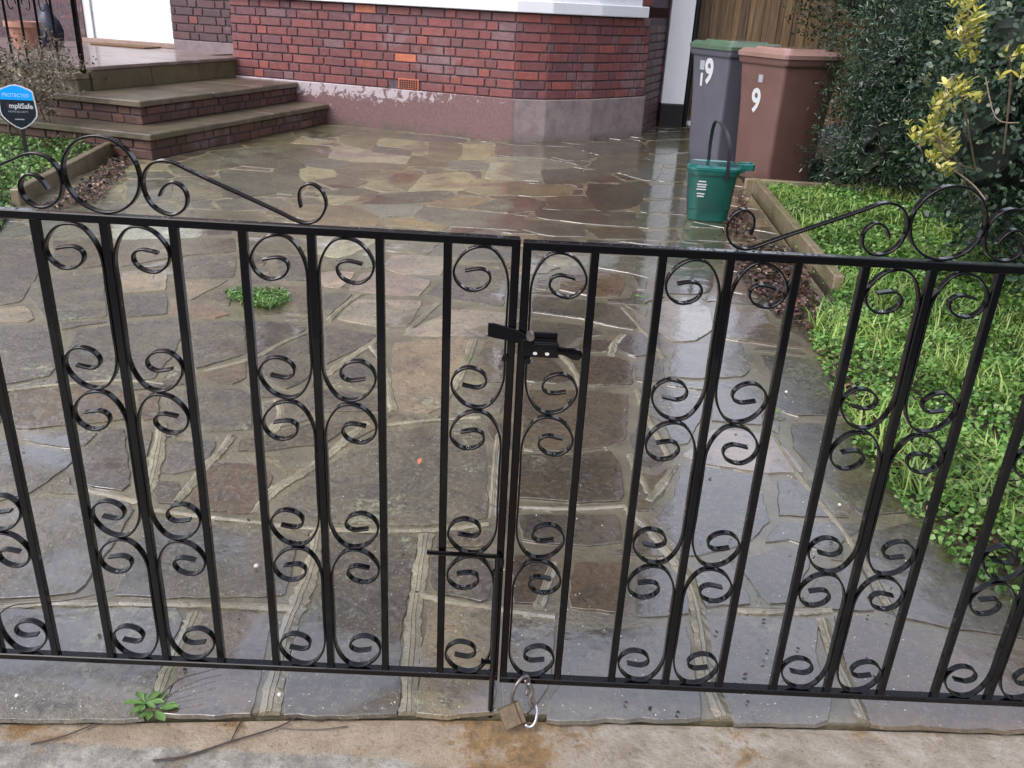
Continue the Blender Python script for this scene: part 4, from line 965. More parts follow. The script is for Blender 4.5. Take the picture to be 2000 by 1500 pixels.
# drop bolt on the left leaf
b = MB(); b.tube([(-.0155, -.0125, .345), (-.0155, -.0125, -.01)], .0052, 8); o = b.build('drop_bolt', M['iron'], gl); smooth_by_angle(o)
b = MB(); b.tube([(-.136, -.012, .3465), (-.055, -.0125, .345), (-.0155, -.0125, .3445)], .0042, 8); b.tube([(-.0155,-.0125,.3445),(-.009,-.0125,.336),(-.0095,-.0125,.325)], .0042, 8); o = b.build('drop_bolt_handle', M['iron'], gl); smooth_by_angle(o)
b = MB(); b.tube([(-.034, -.012, .117), (-.0155, -.0125, .117)], .0042, 8); b.tube([(-.037,-.012,.117),(-.033,-.012,.117)], .006, 8); part(b, 'bolt_stop', M['iron'], gl, 0)
b = MB(); b.box((-.024, -.009, .083), (-.007, .0, .09)); b.box((-.024, -.009, .30), (-.007, .0, .31)); part(b, 'bolt_keeper', M['iron'], gl)
# padlock hanging low from the right leaf
pl = empty('padlock', (.034, -.022, .0), 0, 'old brass padlock hanging open from the bottom rail by the meeting stiles', 'padlock')
Mx = Matrix.Translation((-.012, -.016, .022)) @ Matrix.Rotation(math.radians(22), 4, 'Z') @ Matrix.Rotation(math.radians(-14), 4, 'Y') @ Matrix.Rotation(math.radians(-38), 4, 'X') @ Matrix.Scale(1.0, 4)
b = MB(); b.box((-.020, -.008, -.022), (.020, .008, .016)); b.box((-.016, -.0084, -.012), (.0, .0, -.010)); o = b.build('lock_body', M['brass'], pl, bevel=.003); o.matrix_local = Mx; smooth_by_angle(o, 30)
b = MB(); b.box((.010, -.0086, -.021), (.0125, .0086, .0155)); o = b.build('lock_seam', M['rust'], pl); o.matrix_local = Mx
sh = catmull([(-.005, -.004, .032), (-.012, -.008, .048), (-.010, -.007, .066), (-.004, -.004, .082), (.006, .006, .088), (.016, .012, .084), (.017, .008, .068), (.014, .0, .052)], 4)
b = MB(); b.tube(sh, .0033, 8); o = b.build('shackle', M['dullsteel'], pl, smooth=True)
rg = [( .012+.017*math.cos(t)*.75+.004, -.014+.012*math.sin(t), .022+.020*math.sin(t)) for t in np.linspace(-2.2, 1.9, 22)]
ring = empty('padlock', (.040, -.022, 0), 0, 'bright steel shackle ring hooked beside the brass padlock', 'padlock')
b = MB(); b.tube(rg, .0032, 8); o = b.build('shackle', M['steel'], ring, smooth=True)
b = MB(); b.tube(catmull([(.010,-.004,.085),(.018,-.006,.066),(.014,-.01,.05),(.019,-.012,.036)], 4), .004, 7); b.tube(catmull([(.004,.0,.088),(.010,-.004,.07),(.020,-.008,.055),(.024,-.012,.04)], 4), .0026, 7); o = b.build('chain_link', M['dullsteel'], ring, smooth=True)

# ------------------------------------------------------------------ house
HR = -math.atan2(.309, .951)                       # facade direction
house = empty('brick_house', (0, 0, 0), 0, 'red brick house with curved bay, white sill and mauve painted plinth', 'house')
def P2(o, a, b): return Vector((o[0]+E1.x*a+E2.x*b, o[1]+E1.y*a+E2.y*b))
A_l = Vector((-2.88, 8.08)); c0 = Vector((-.03, 7.14))
bay = [A_l, c0, Vector((.27, 7.20)), Vector((.72, 7.49)), Vector((1.30, 8.06))]
retn = Vector((1.62, 8.98))
wallline = bay+[retn]
def offset(line, d):
    out = []
    for i, p in enumerate(line):
        t = Vector((0, 0))
        if i > 0: t += (line[i]-line[i-1]).normalized()
        if i < len(line)-1: t += (line[i+1]-line[i]).normalized()
        t.normalize(); out.append(p+Vector((t.y, -t.x))*d)
    return out
def wallstrip(mb, line, z0, z1, d_out, d_in):
    a = offset(line, d_out); b = offset(line, -d_in); n = len(line)
    vs = [(p.x, p.y, z0) for p in a]+[(p.x, p.y, z1) for p in a]+[(p.x, p.y, z1) for p in b]+[(p.x, p.y, z0) for p in b]
    fs = []
    for i in range(n-1):
        for k in range(4): fs.append((k*n+i, k*n+i+1, ((k+1)%4)*n+i+1, ((k+1)%4)*n+i))
    fs += [(0, n, 2*n, 3*n), (n-1, 4*n-1, 3*n-1, 2*n-1)]
    return mb.add(vs, fs)
ZS = 1.125; ZP = .385
mb = MB(); wallstrip(mb, wallline, -.05, ZS, -.012, .22); mb.build('wall', M['wallmortar'], house)
mb = MB(); wallstrip(mb, bay+[P2(bay[-1], .0, .06)], -.05, ZP, .016, .1); mb.build('plinth', M['plinth'], house, bevel=.006)
# bricks in Flemish bond
brick_me = {}
def brick_mesh(L, H_, D, key):
    if key not in brick_me:
        bm = bmesh.new(); bmesh.ops.create_cube(bm, size=1)
        for v in bm.verts:
            v.co = Vector((v.co.x*L+R.uniform(-.0025,.0025), v.co.y*D+R.uniform(-.0015,.0015), v.co.z*H_+R.uniform(-.002,.002)))
        bmesh.ops.bevel(bm, geom=[e for e in bm.edges if all(v.co.y < 0 for v in e.verts)], offset=.004, segments=1, affect='EDGES')
        me = bpy.data.meshes.new('brick'); bm.to_mesh(me); bm.free(); me.materials.append(M['brick']); brick_me[key] = me
    return brick_me[key]
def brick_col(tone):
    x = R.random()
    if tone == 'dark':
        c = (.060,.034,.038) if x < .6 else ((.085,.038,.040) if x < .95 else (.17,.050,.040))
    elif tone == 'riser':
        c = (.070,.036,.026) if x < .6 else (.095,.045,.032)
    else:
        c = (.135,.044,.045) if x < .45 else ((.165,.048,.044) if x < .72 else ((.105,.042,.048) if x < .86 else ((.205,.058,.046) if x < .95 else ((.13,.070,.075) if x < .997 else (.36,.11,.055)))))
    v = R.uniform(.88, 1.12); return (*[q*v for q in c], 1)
def lay(a, b, z0, courses, parent, tone='red', gauge=.0815, z_per=None, skip=None, nm='brick', D=.05):
    """bricks on the outer side of the line a->b (outer = right-hand side)"""
    a = Vector(a); b = Vector(b); L = (b-a).length; t = (b-a)/L; ang = math.atan2(t.y, t.x)
    for cidx in range(courses):
        s = 0. ; k = cidx % 2; first = True; z = z0+gauge*(cidx+.5)
        seq = k
        if cidx % 2: s = 0.; 
        while s < L-.02:
            ln = .218 if seq % 2 == 0 else .103
            if first and cidx % 2: ln = .055+.0
            ln = min(ln, L-s); first = False
            if ln > .03:
                mid = s+ln/2
                if not (skip and skip(mid, z)):
                    q = 0 if ln > .2 else (1 if abs(ln-.103) < .002 else 2)
                    if q == 2: me = brick_mesh(ln-.002, gauge-.0135, D, (round(ln, 2), gauge))
                    else: me = brick_mesh(ln, gauge-.0135, D, (q, R.randrange(4), gauge))
                    p = a+t*mid
                    Mx = Matrix.Rotation(ang, 4, 'Z'); nx, ny = t.y, -t.x; dd = -D/2+R.uniform(-.002, .002)
                    Mx.translation = (p.x+nx*dd, p.y+ny*dd, z)
                    share(nm, me, parent, Mx, brick_col(tone))
            s += ln+.0125; seq += 1
nc = int((ZS-ZP)/.0815)
ab_s = ((Vector(G(805, 255))-A_l).dot((c0-A_l).normalized()))
lay(bay[0], bay[1], ZP+.002, nc, house, skip=lambda m_, z: abs(m_-ab_s) < .125 and z < ZP+.12)
for i in (1, 2, 3): lay(bay[i]+(bay[i+1]-bay[i]).normalized()*.004, bay[i+1], ZP+.002, nc, house)
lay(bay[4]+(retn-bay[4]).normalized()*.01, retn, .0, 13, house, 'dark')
# air brick
t = (c0-A_l).normalized(); p = A_l+t*ab_s; ab = MB(); ang = math.atan2(t.y, t.x)
ab.box((-.108, -.006, -.046), (.108, .03, .046)); Mx = Matrix.Rotation(ang, 4, 'Z'); Mx.translation = (p.x, p.y, ZP+.055)
o = ab.build('air_brick', M['terra'], house, bevel=.003); o.matrix_local = Mx
hb = MB()
for i in range(8):
    for j in range(4):
        x = -.084+i*.024; z = -.030+j*.020; hb.box((x-.0085, -.0085, z-.0075), (x+.0085, -.006, z+.0075))
o2 = hb.build('air_hole_shade', M['dark'], o)  # dark plates on the face paint the shade inside the vent holes
# sill, bay window above
top = [P2(bay[0], 0, 0)]+bay[1:]
s_ = MB(); wallstrip(s_, bay[:4]+[bay[3].lerp(bay[4], .86)], ZS, ZS+.10, .055, .2); s_.build('window_sill', M['white'], house, bevel=.006)
s_ = MB(); wallstrip(s_, [bay[0]+t*.06, bay[1], bay[2], bay[3], bay[3].lerp(bay[4], .78)], ZS+.10, ZS+.30, .01, .1); wf = s_.build('window_frame', M['white'], house)
s_ = MB(); wallstrip(s_, [bay[0]+t*.1, bay[1], bay[2], bay[3], bay[3].lerp(bay[4], .74)], ZS+.30, ZS+1.55, -.03, .03); s_.build('window_pane', M['glass'], house)
for q in (.02, .2, .4, .6, .8, .985):
    p = bay[0].lerp(bay[1], q); s_ = MB(); s_.box((-.03, -.012, 0), (.03, .06, 1.25)); o = s_.build('mullion', M['white'], wf); Mx = Matrix.Rotation(ang, 4, 'Z'); Mx.translation = (p.x, p.y, ZS+.30); o.matrix_local = Mx
lay(bay[3].lerp(bay[4], .80), bay[4], ZS+.102, 3, house)
mb = MB(); wallstrip(mb, [bay[3].lerp(bay[4], .8), bay[4], retn], ZS+.1, 2.8, -.012, .2); wallstrip(mb, bay, 2.78, 3.7, -.0, .25); wallstrip(mb, bay, 5.1, 5.7, -.0, .25); mb.build('upper_wall', M['wallmortar'], house)
s_ = MB(); wallstrip(s_, bay, 3.7, 5.1, -.03, .03); s_.build('window_pane', M['glass'], house)
for q in (.02, .2, .4, .6, .8, .985):
    p = bay[0].lerp(bay[1], q); s_ = MB(); s_.box((-.03, -.012, 0), (.03, .06, 1.4)); o = s_.build('mullion', M['white'], wf); Mx = Matrix.Rotation(ang, 4, 'Z'); Mx.translation = (p.x, p.y, 3.7); o.matrix_local = Mx
s_ = MB(); ctr = Vector((-.9, 9.4)); s_.rings([[(p.x, p.y, 5.68) for p in [P2(bay[0], -.1, 0)]+offset(bay, .15)[1:]+[retn, P2(bay[0], 0, .9)]], [(ctr.x+(p.x-ctr.x)*.25, ctr.y+(p.y-ctr.y)*.25, 7.0) for p in [P2(bay[0], -.1, 0)]+offset(bay, .15)[1:]+[retn, P2(bay[0], 0, .9)]]]); s_.build('bay_roof', simple('bay_slate', (.08, .07, .075), .5, .3, 6), house)
# main body and roof above the frame
mb = MB(); rot = Matrix.Rotation(HR, 4, 'Z')
bp = retn
def hbox(mb, a0, a1, b0, b1, z0, z1): 
    Mx = rot.copy(); Mx.translation = (bp.x, bp.y, 0); mb.box((a0, b0, z0), (a1, b1, z1), Mx)
hbox(mb, -4.62, 0, .25, 5.5, 0, 7.0); hbox(mb, -9.5, -6.2, .25, 5.5, 0, 7.0); hbox(mb, -6.2, -4.62, .9, 5.5, 0, 7.0); hbox(mb, -6.2, -4.62, .25, .9, 2.9, 7.0)
bw_ = slab_mat('plain_brickwork', (.10, .045, .04), (.17, .065, .055), .0); mb.build('upper_wall', bw_, house)
mb = MB(); Mx = rot.copy(); Mx.translation = (bp.x, bp.y, 0)
mb.add([Mx @ Vector(v) for v in [(-9.8,-.3,7.0),(.3,-.3,7.0),(.3,5.8,7.0),(-9.8,5.8,7.0),(-9.8,2.8,9.6),(.3,2.8,9.6)]], [(0,1,5,4),(2,3,4,5),(1,2,5),(3,0,4),(3,2,1,0)])
mb.build('roof', simple('roof_slate', (.08, .07, .075), .5, .3, 6), house)
for a0 in (-3.6, -2.0, -8.2):
    f_ = MB(); hbox(f_, a0, a0+1.2, .20, .26, 3.5, 4.9); wf2 = f_.build('window', M['white'], house); f_ = MB(); hbox(f_, a0+.08, a0+1.12, .185, .2, 3.6, 4.8); f_.build('pane', M['glass'], wf2)

# porch wall between door and bay, door, frame
ZL = .56
def at(px, py, z): return Vector(G(px, py, z))
pw = at(400, 100, ZL)                           # foot of the porch wall
def on_line(px, off=0.):                        # point of the porch wall plane seen at pixel column px (on the landing level)
    lo, hi = 40., 200.
    d0 = ray(px, 95); o_ = Vector((CAM.x, CAM.y)); dd = Vector((d0.x, d0.y)); pp = pw+E2*off
    # solve o + s*dd = pp + u*E1
    det = dd.x*(-E1.y)+E1.x*dd.y; rx, ry = pp.x-o_.x, pp.y-o_.y
    s = (rx*(-E1.y)+E1.x*ry)/det; return o_+dd*s
wl = on_line(340); wr = on_line(500)
mb = MB(); wallstrip(mb, [wl, wr], 0, 3., -.012, .2); mb.build('porch_wall', M['wallmortar'], house)
lay(wl, wr, ZL+.10, 9, house, 'dark')  # porch shade painted in as the darker brick tone
mb = MB(); wallstrip(mb, [wl+E1*.02, wr], 0, ZL+.098, .02, .1); mb.build('plinth_ledge', simple('grey_render', (.19, .15, .16), .6, .2, 12, .003), house, bevel=.004)
dl = on_line(190, .12); drt = on_line(345, .12)
door = MB(); wallstrip(door, [dl, drt+E1*.1], ZL+.045, 2.6, .0, .05); dr_ = door.build('door', M['white'], house)
mb = MB(); dlf = on_line(172, .10); wallstrip(mb, [dlf, dl+(dlf-dl)*.05], ZL+.02, 2.7, .03, .1); mb.build('door_frame', M['white2'], house)
mb = MB(); wallstrip(mb, [dlf, drt+E1*.1], ZL, ZL+.044, .07, .1); mb.build('door_threshold', simple('worn_timber', (.30, .21, .17), .6, .2, 20), house)
wl2 = on_line(-260, .06); mb = MB(); wallstrip(mb, [wl2, on_line(171, .06)], 0, 3., 0, .2); mb.build('porch_wall', M['wallmortar'], house)
lay(wl2, on_line(171, .06), ZL+.06, 8, house, 'dark')
# ------------------------------------------------------------------ steps
steps = empty('entrance_steps', (0, 0, 0), 0, 'three worn stone and brick entrance steps rising to the white door', 'steps')
z1, z2, z3 = .19, .37, .56
s1 = Vector(G(292, 264, z1)); s2 = Vector(G(273, 199, z2)); s3 = Vector(G(178, 130, z3))
def hitA(p):                                     # where the line p + s*E2 meets the bay front face
    tA = (c0-A_l).normalized(); n_ = Vector((-tA.y, tA.x)); return p+E2*((A_l-p).dot(n_)/E2.dot(n_))
wl_y = wl
def slab(name, p, z, th, L, mat, jit=.004, left=4.2, parent=steps):
    """tread: front right corner at p, runs to the bay, and left along -E1; cut in flags"""
    q = hitA(p) ; n = 3; tot = (q-p).length-.018
    return q, tot
def tread(p, z, th, segs, mat, wlen):
    q = hitA(p); tot = (q-p).length-.02; cuts = [0]+segs+[1]
    for i in range(len(cuts)-1):
        a = cuts[i]*tot+.004; b_ = cuts[i+1]*tot-.004
        mb = MB(); Mx = Matrix.Rotation(HR, 4, 'Z'); Mx.translation = (p.x, p.y, 0)
        mb.box((-wlen, a, z-th), (R.uniform(-.006, .004), b_, z+R.uniform(-.002, .003)), Mx)
        o = mb.build('tread_slab', mat, steps, bevel=.007)
def riser(p, z0, z1_, wlen, courses, inset=.03):
    q = hitA(p); a = p-E1*inset+E2*.035; b_ = q-E1*inset-E2*.02
    mb = MB(); Mx = Matrix.Rotation(HR, 4, 'Z'); Mx.translation = (p.x, p.y, 0)
    mb.box((-wlen+.05, .045, z0), (-inset-.012, (q-p).length-.02, z1_), Mx); mb.build('riser_core', M['wallmortar'], steps)
    g_ = (z1_-z0)/courses
    # front face looks along +E1 : outer side is to the right of a->b when walking +E2
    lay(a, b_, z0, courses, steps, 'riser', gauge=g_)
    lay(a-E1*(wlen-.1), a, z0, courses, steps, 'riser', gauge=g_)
tread(s1, z1, .045, [.30, .62], M['tread'], 1.7); riser(s1, 0, z1-.045, 1.7, 2)
tread(s2, z2, .045, [.40, .72], M['tread'], 1.3); riser(s2, z1, z2-.045, 1.3, 2)
# landing
q3 = hitA(s3); mb = MB(); Mx = Matrix.Rotation(HR, 4, 'Z'); Mx.translation = (s3.x, s3.y, 0); L3 = (wl-s3).dot(E2)
mb.box((-3.2, .02, z2-.2), (-.012, L3, z3-.012), Mx); mb.build('landing_core', M['riserstone'], steps)
Lq = (q3-s3).length
for a, b_ in ((0, .36), (.36, .70), (.70, 1.)):
    mb = MB(); mb.box((-.05, a*Lq+.003, z2+.001), (.0, b_*Lq-.003, z3-.03), Mx); mb.build('riser_slab', M['riserstone'], steps, bevel=.004)
for i, (a, b_) in enumerate(((0, .34), (.34, .68), (.68, 1.))):
    mb = MB(); mb.box((-.34, a*Lq+.002, z3-.03), (.012, b_*Lq-.002, z3), Mx); mb.build('nosing_slab', M['landing'], steps, bevel=.005)
mb = MB(); mb.box((-3.2, .0, z3-.03), (-.343, L3, z3-.001), Mx); mb.build('landing_floor', M['landing'], steps, bevel=.004)
# left cheek: low stone wall carrying the railing
ck_ = MB(); ck_.box((-3.2, -.14, -.02), (-.02, -.004, z3-.10), Mx); 
cheek = empty('low_wall', (0,0,0), 0, 'low mossy stone wall along the near side of the landing', 'wall')
ck_.build('wall_body', M['riserstone'], cheek, bevel=.006)
for i in range(6):
    ck_ = MB(); ck_.box((-.02-.5*(i+1)+.004, -.16, z3-.10), (-.02-.5*i-.004, -.004, z3-.045+R.uniform(-.003,.003)), Mx); ck_.build('coping_stone', M['edging'], cheek, bevel=.008)
rail = empty('iron_railing', (0,0,0), 0, 'black iron railing standing at the left edge of the landing', 'railing')
for i, (a, r_) in enumerate(((-.03, .016), (-.26, .007), (-.42, .007), (-.58, .007), (-.74, .007), (-.9, .016))):
    v = Mx @ Vector((a, -.06, 0)); mb = MB(); mb.box((v.x-r_, v.y-r_, z3-.05), (v.x+r_, v.y+r_, 1.5)); mb.build('post' if r_ > .01 else 'bar', M['iron'], rail)
for zz in (1.46,):
    a = Mx @ Vector((-.03, -.06, zz)); b_ = Mx @ Vector((-.9, -.06, zz)); mb = MB(); mb.tube([a, b_], .012, 6); mb.build('rail', M['iron'], rail)
def scr(u, z, s_):
    pts_ = [(u+.05*s_*math.cos(t)*(1-t/9), z+.09*math.sin(t)*(1-t/9)) for t in np.linspace(0, 5.4, 22)]
    return pts_
for u, z, s_ in ((-.34, 1.0, 1), (-.5, 1.0, -1), (-.66, 1.0, 1), (-.34, 1.22, -1), (-.66, 1.22, 1)):
    pts_ = [Mx @ Vector((a, -.06, zz)) for a, zz in scr(u, z, s_)]; mb = MB(); mb.tube(pts_, .005, 5); mb.build('scroll', M['iron'], rail)
# things on the landing
dm = on_line(255, -.18); o = MB().box((-.42, -.13, 0), (.30, .13, .016)).build('doormat', M['mat'], None, bevel=.004); o.location = (dm.x, dm.y, ZL); o.rotation_euler = (0, 0, HR)
tag(o, 'thin brown coir doormat lying in front of the white door', 'doormat')
pp = Vector(G(52, 96, ZL+.0)); pot = MB(); n = 20
pot.rings([[(r_*math.cos(2*math.pi*j/n), r_*math.sin(2*math.pi*j/n), z) for j in range(n)] for r_, z in ((.10,0),(.135,.16),(.145,.20),(.165,.20),(.165,.25),(.15,.25),(.14,.20))])
o = pot.build('plant_pot', M['terra2'], None, loc=(pp.x, pp.y, ZL)); smooth_by_angle(o); tag(o, 'weathered pale terracotta pot on the landing behind the railing', 'plant pot')
pp = Vector(G(100, 92, ZL)); bg_ = MB(); n = 16; rs = []
for k_, (r_, z) in enumerate(((.09,0),(.13,.05),(.14,.16),(.12,.26),(.07,.33),(.04,.36),(.06,.40))):
    rs.append([(r_*math.cos(2*math.pi*j/n)*(1+.12*math.sin(j*2.3+k_)), .8*r_*math.sin(2*math.pi*j/n)*(1+.1*math.cos(j*1.7+k_)), z) for j in range(n)])
o = bg_.rings(rs).build('plastic_sack', M['bluebag'], None, smooth=True, loc=(pp.x, pp.y, ZL)); tag(o, 'dark blue tied plastic sack standing by the terracotta pot', 'sack')
WL = ['leftmost white stone on the low wall, smallest of its row', 'second white stone from the left on the low wall', 'third white stone from the left on the low wall', 'fourth white stone on the low wall, before the gap', 'white stone just right of the gap on the low wall', 'rightmost white stone on the low wall, nearest the railing post']
for i, (x, y) in enumerate([(20, 116), (33, 118), (50, 112), (66, 118), (98, 117), (108, 113)]):
    p = Vector(G(x, y+4, z3-.045)); b = MB(); n = 8; s_ = R.uniform(.035, .06)
    b.rings([[(s_*c*math.cos(6.283*j/n)*R.uniform(.8,1.1), s_*.7*c*math.sin(6.283*j/n), s_*zz) for j in range(n)] for c, zz in ((.5,0),(1,.2),(.95,.6),(.5,.9))])
    o = b.build('white_stone', M['pebble'], None, loc=(p.x, p.y, z3-.045)); tag(o, WL[i], 'stone', 'white stones on the low wall')

# ------------------------------------------------------------------ white post, drainpipe, fence
wp = MB(); p0 = Vector((1.625, 8.90)); Mx = Matrix.Rotation(-.02, 4, 'Z'); Mx.translation = (p0.x, p0.y, 0)
wpost = empty('porch_post', (p0.x, p0.y, 0), -.02, 'white painted post with black foot at the right corner of the house', 'post')
MB().box((0, 0, .25), (.255, .12, 3.1)).build('post_shaft', M['white'], wpost, bevel=.004)
MB().box((-.006, -.008, -.02), (.262, .125, .249)).build('post_foot', M['blackpaint'], wpost, bevel=.01)
dp = MB(); dp.tube([(1.925, 9.0, 0), (1.925, 9.0, 3.2)], .035, 10); o = dp.build('drainpipe', M['blackpaint'], None, smooth=True); tag(o, 'black drainpipe running down beside the white post', 'drainpipe')
fence = empty('timber_fence', (0,0,0), 0, 'brown vertical timber slat fence behind the wheelie bins', 'fence')
f0, f1 = Vector((1.98, 9.55)), Vector((5.2, 9.2)); L = (f1-f0).length; t = (f1-f0)/L; x = 0
slat_me = []
for q in range(4):
    b = MB(); b.box((-.047, -.010, 0), (.047, .010, 1.74)); o = b.build('slat', M['timber'], fence, bevel=.003); slat_me.append(o.data); bpy.data.objects.remove(o)
Rf = Matrix.Rotation(math.atan2(t.y, t.x), 4, 'Z'); i = 0
while x < L:
    p = f0+t*x; Mx = Rf.copy(); dep = -.012 if i % 2 else .014; Mx.translation = (p.x+t.y*-dep, p.y+dep, .05+R.uniform(-.01, .01))
    share('slat', slat_me[i % 4], fence, Mx); x += .078+R.uniform(0, .008); i += 1
for zz in (.4, 1.5):
    b = MB(); b.box((0, .024, zz), (L, .06, zz+.08)); o = b.build('rail', M['timber'], fence); Mx = Rf.copy(); Mx.translation = (f0.x, f0.y, 0); o.matrix_local = Mx
wg = empty('wire_guard', (0,0,0), 0, 'small dark wire guard at ground level between post and grey bin', 'guard')
for i in range(3):
    MB().tube([(1.93+i*.055, 8.78, 0), (1.93+i*.055, 8.78, .30)], .004, 5).build('wire', M['iron'], wg)
for zz in (.01, .29): MB().tube([(1.92, 8.78, zz), (2.05, 8.78, zz)], .004, 5).build('wire', M['iron'], wg)

# ------------------------------------------------------------------ lettering
def text_mesh(txt, size, bold=False, extr=.0004, align='CENTER', offset_=0.):
    cu = bpy.data.curves.new('t', 'FONT'); cu.body = txt; cu.size = size; cu.extrude = extr; cu.align_x = align; cu.align_y = 'CENTER'; cu.offset = offset_
    cu.resolution_u = 4
    ob = bpy.data.objects.new('t', cu); C.objects.link(ob); dg = bpy.context.evaluated_depsgraph_get()
    me = bpy.data.meshes.new_from_object(ob.evaluated_get(dg)); C.objects.unlink(ob); bpy.data.objects.remove(ob); return me
def put_text(name, txt, size, mat, parent, M4, off=0.):
    me = text_mesh(txt, size, offset_=off); me.materials.clear(); me.materials.append(mat); return share(name, me, parent, M4)
# ------------------------------------------------------------------ bins
def wheelie(name, near, ang, W_, D_, H_, body, lidm, label, marks):
    """local x = along the side (front at x=0, hinge end at x=D), local y = across the front"""
    g = empty(name, (near[0], near[1], 0), ang, label, 'wheelie bin', 'wheelie bins by the hedge')
    def rr(x0, x1, y0, y1, z, r_=.03):
        pts_ = []
        for cx, cy, a0 in ((x1-r_, y0+r_, -90), (x1-r_, y1-r_, 0), (x0+r_, y1-r_, 90), (x0+r_, y0+r_, 180)):
            for k_ in range(4): a = math.radians(a0+k_*30); pts_.append((cx+r_*math.cos(a), cy+r_*math.sin(a), z))
        return pts_
    b = MB(); tp = .045
    b.rings([rr(.03+tp, D_-tp*1.4, tp, W_-tp, .02), rr(tp*.95, D_-tp*1.3, tp*.95, W_-tp*.95, .12), rr(tp*.5, D_-tp*.5, tp*.5, W_-tp*.5, H_*.6), rr(.0, D_, .0, W_, H_-.10)])
    o = b.build('body', body, g); smooth_by_angle(o, 30)
    b = MB(); b.rings([rr(-.012, D_+.01, -.012, W_+.012, H_-.115, .035), rr(-.02, D_+.015, -.02, W_+.02, H_-.10, .04), rr(-.02, D_+.015, -.02, W_+.02, H_-.065, .04)]); o = b.build('rim', body, g); smooth_by_angle(o, 30)
    b = MB(); b.rings([rr(-.035, D_-.01, -.028, W_+.028, H_-.064, .05), rr(-.038, D_-.01, -.03, W_+.03, H_-.036, .05), rr(-.005, D_-.03, -.005, W_+.005, H_-.006, .05)], cap1=True); o = b.build('lid', lidm, g); smooth_by_angle(o, 25)
    b = MB(); b.rings([rr(.05, D_-.10, .05, W_-.05, H_-.008, .05), rr(.06, D_-.11, .06, W_-.06, H_+.006, .05)]); b.build('lid_panel', lidm, g)
    b = MB(); b.tube([(D_+.035, .03, H_-.05), (D_+.035, W_-.03, H_-.05)], .014, 8); b.box((D_-.02, .05, H_-.075), (D_+.04, .09, H_-.03)); b.box((D_-.02, W_-.09, H_-.075), (D_+.04, W_-.05, H_-.03)); b.build('handle', lidm, g)
    for yy in (.02, W_-.07):
        b = MB(); n = 16; b.rings([[(D_-.02+.1*math.cos(2*math.pi*j/n), y_, .1+.1*math.sin(2*math.pi*j/n)) for j in range(n)] for y_ in (yy, yy+.05)]); b.build('wheel', M['blackplastic'], g)
    for txt, yy, zz, sz, rot_, off, mt in marks:
        # front face looks to -x ; tilt follows the taper
        tilt = math.atan2(.022, H_*.4)
        xx = (.0+.045*.5*(1-(zz-H_*.6)/(H_*.4-.1))) if zz > H_*.6 else .024
        Mx = Matrix.Translation((xx-.003, yy, zz)) @ Matrix.Rotation(math.radians(-90), 4, 'Z') @ Matrix.Rotation(math.radians(90), 4, 'X') @ Matrix.Rotation(tilt*.8, 4, 'X') @ Matrix.Rotation(rot_, 4, 'Z') @ Matrix.Diagonal((.82, 1, 1, 1))
        put_text('numeral' if txt.isdigit() else 'sticker', txt, sz, mt, g, Mx, off)
    return g
wheelie('wheelie_bin', (1.93, 5.42), math.radians(29), .48, .58, .985, M['binbrown'], M['lidbrown'],
        'brown wheelie bin, its lid colour paled by sky reflection, half hidden in the hedge', [('9', .27, .60, .24, 0, .006, M['print']), ('■', .24, .765, .075, 0, .0, M['dimprint'])])
wheelie('wheelie_bin', (1.66, 6.05), math.radians(27), .48, .56, 1.0, M['bingrey'], M['lidgreen'],
        'grey wheelie bin with green lid, standing left of the brown bin', [('9', .24, .755, .27, 0, .008, M['print']), ('■', .33, .80, .10, 0, .0, M['dimprint']), ('1', .33, .69, .12, 0, .010, M['print'])])
# food caddy
cd = empty('food_caddy', (1.235, 4.24, 0), math.radians(-6), 'small teal food waste caddy with raised black carrying handle', 'food caddy')
cd.scale = (1.14, 1.12, 1.08)
def rr2(w_, d_, z, r_, k_=5, ox=0, oy=0):
    pts_ = []
    for cx, cy, a0 in ((w_-r_, -d_+r_, -90), (w_-r_, d_-r_, 0), (-w_+r_, d_-r_, 90), (-w_+r_, -d_+r_, 180)):
        for j in range(k_): a = math.radians(a0+j*90/(k_-1)); pts_.append((ox+cx+r_*math.cos(a), oy+cy+r_*math.sin(a), z))
    return pts_
b = MB(); b.rings([rr2(.100,.085,.0,.045), rr2(.108,.092,.008,.05), rr2(.112,.096,.07,.05), rr2(.115,.099,.074,.05), rr2(.128,.112,.27,.055), rr2(.131,.115,.285,.055)]); o = b.build('body', M['caddy'], cd); smooth_by_angle(o, 35)
b = MB(); b.rings([rr2(.135,.119,.27,.056), rr2(.140,.124,.285,.06), rr2(.140,.124,.297,.06)]); o = b.build('rim', M['caddy'], cd); smooth_by_angle(o, 35)
b = MB(); b.rings([rr2(.143,.127,.298,.06), rr2(.143,.127,.312,.06), rr2(.125,.110,.323,.055), rr2(.105,.092,.319,.05)]); o = b.build('lid', M['caddylid'], cd); smooth_by_angle(o, 35)
b = MB(); b.box((.135,-.045,.300),(.215,-.030,.335)); b.box((.135,.030,.300),(.215,.045,.335)); b.box((.20,-.045,.300),(.215,.045,.340)); b.box((.12,-.045,.285),(.17,.045,.300)); b.build('lid_latch', M['caddylid'], cd, bevel=.004)
hd = catmull([(.06,-.128,.27),(.062,-.130,.33),(.055,-.120,.44),(.03,-.09,.515),(-.005,-.02,.555),(-.02,.05,.535),(-.02,.11,.44),(-.015,.13,.33),(-.01,.128,.27)], 5)
rs = []
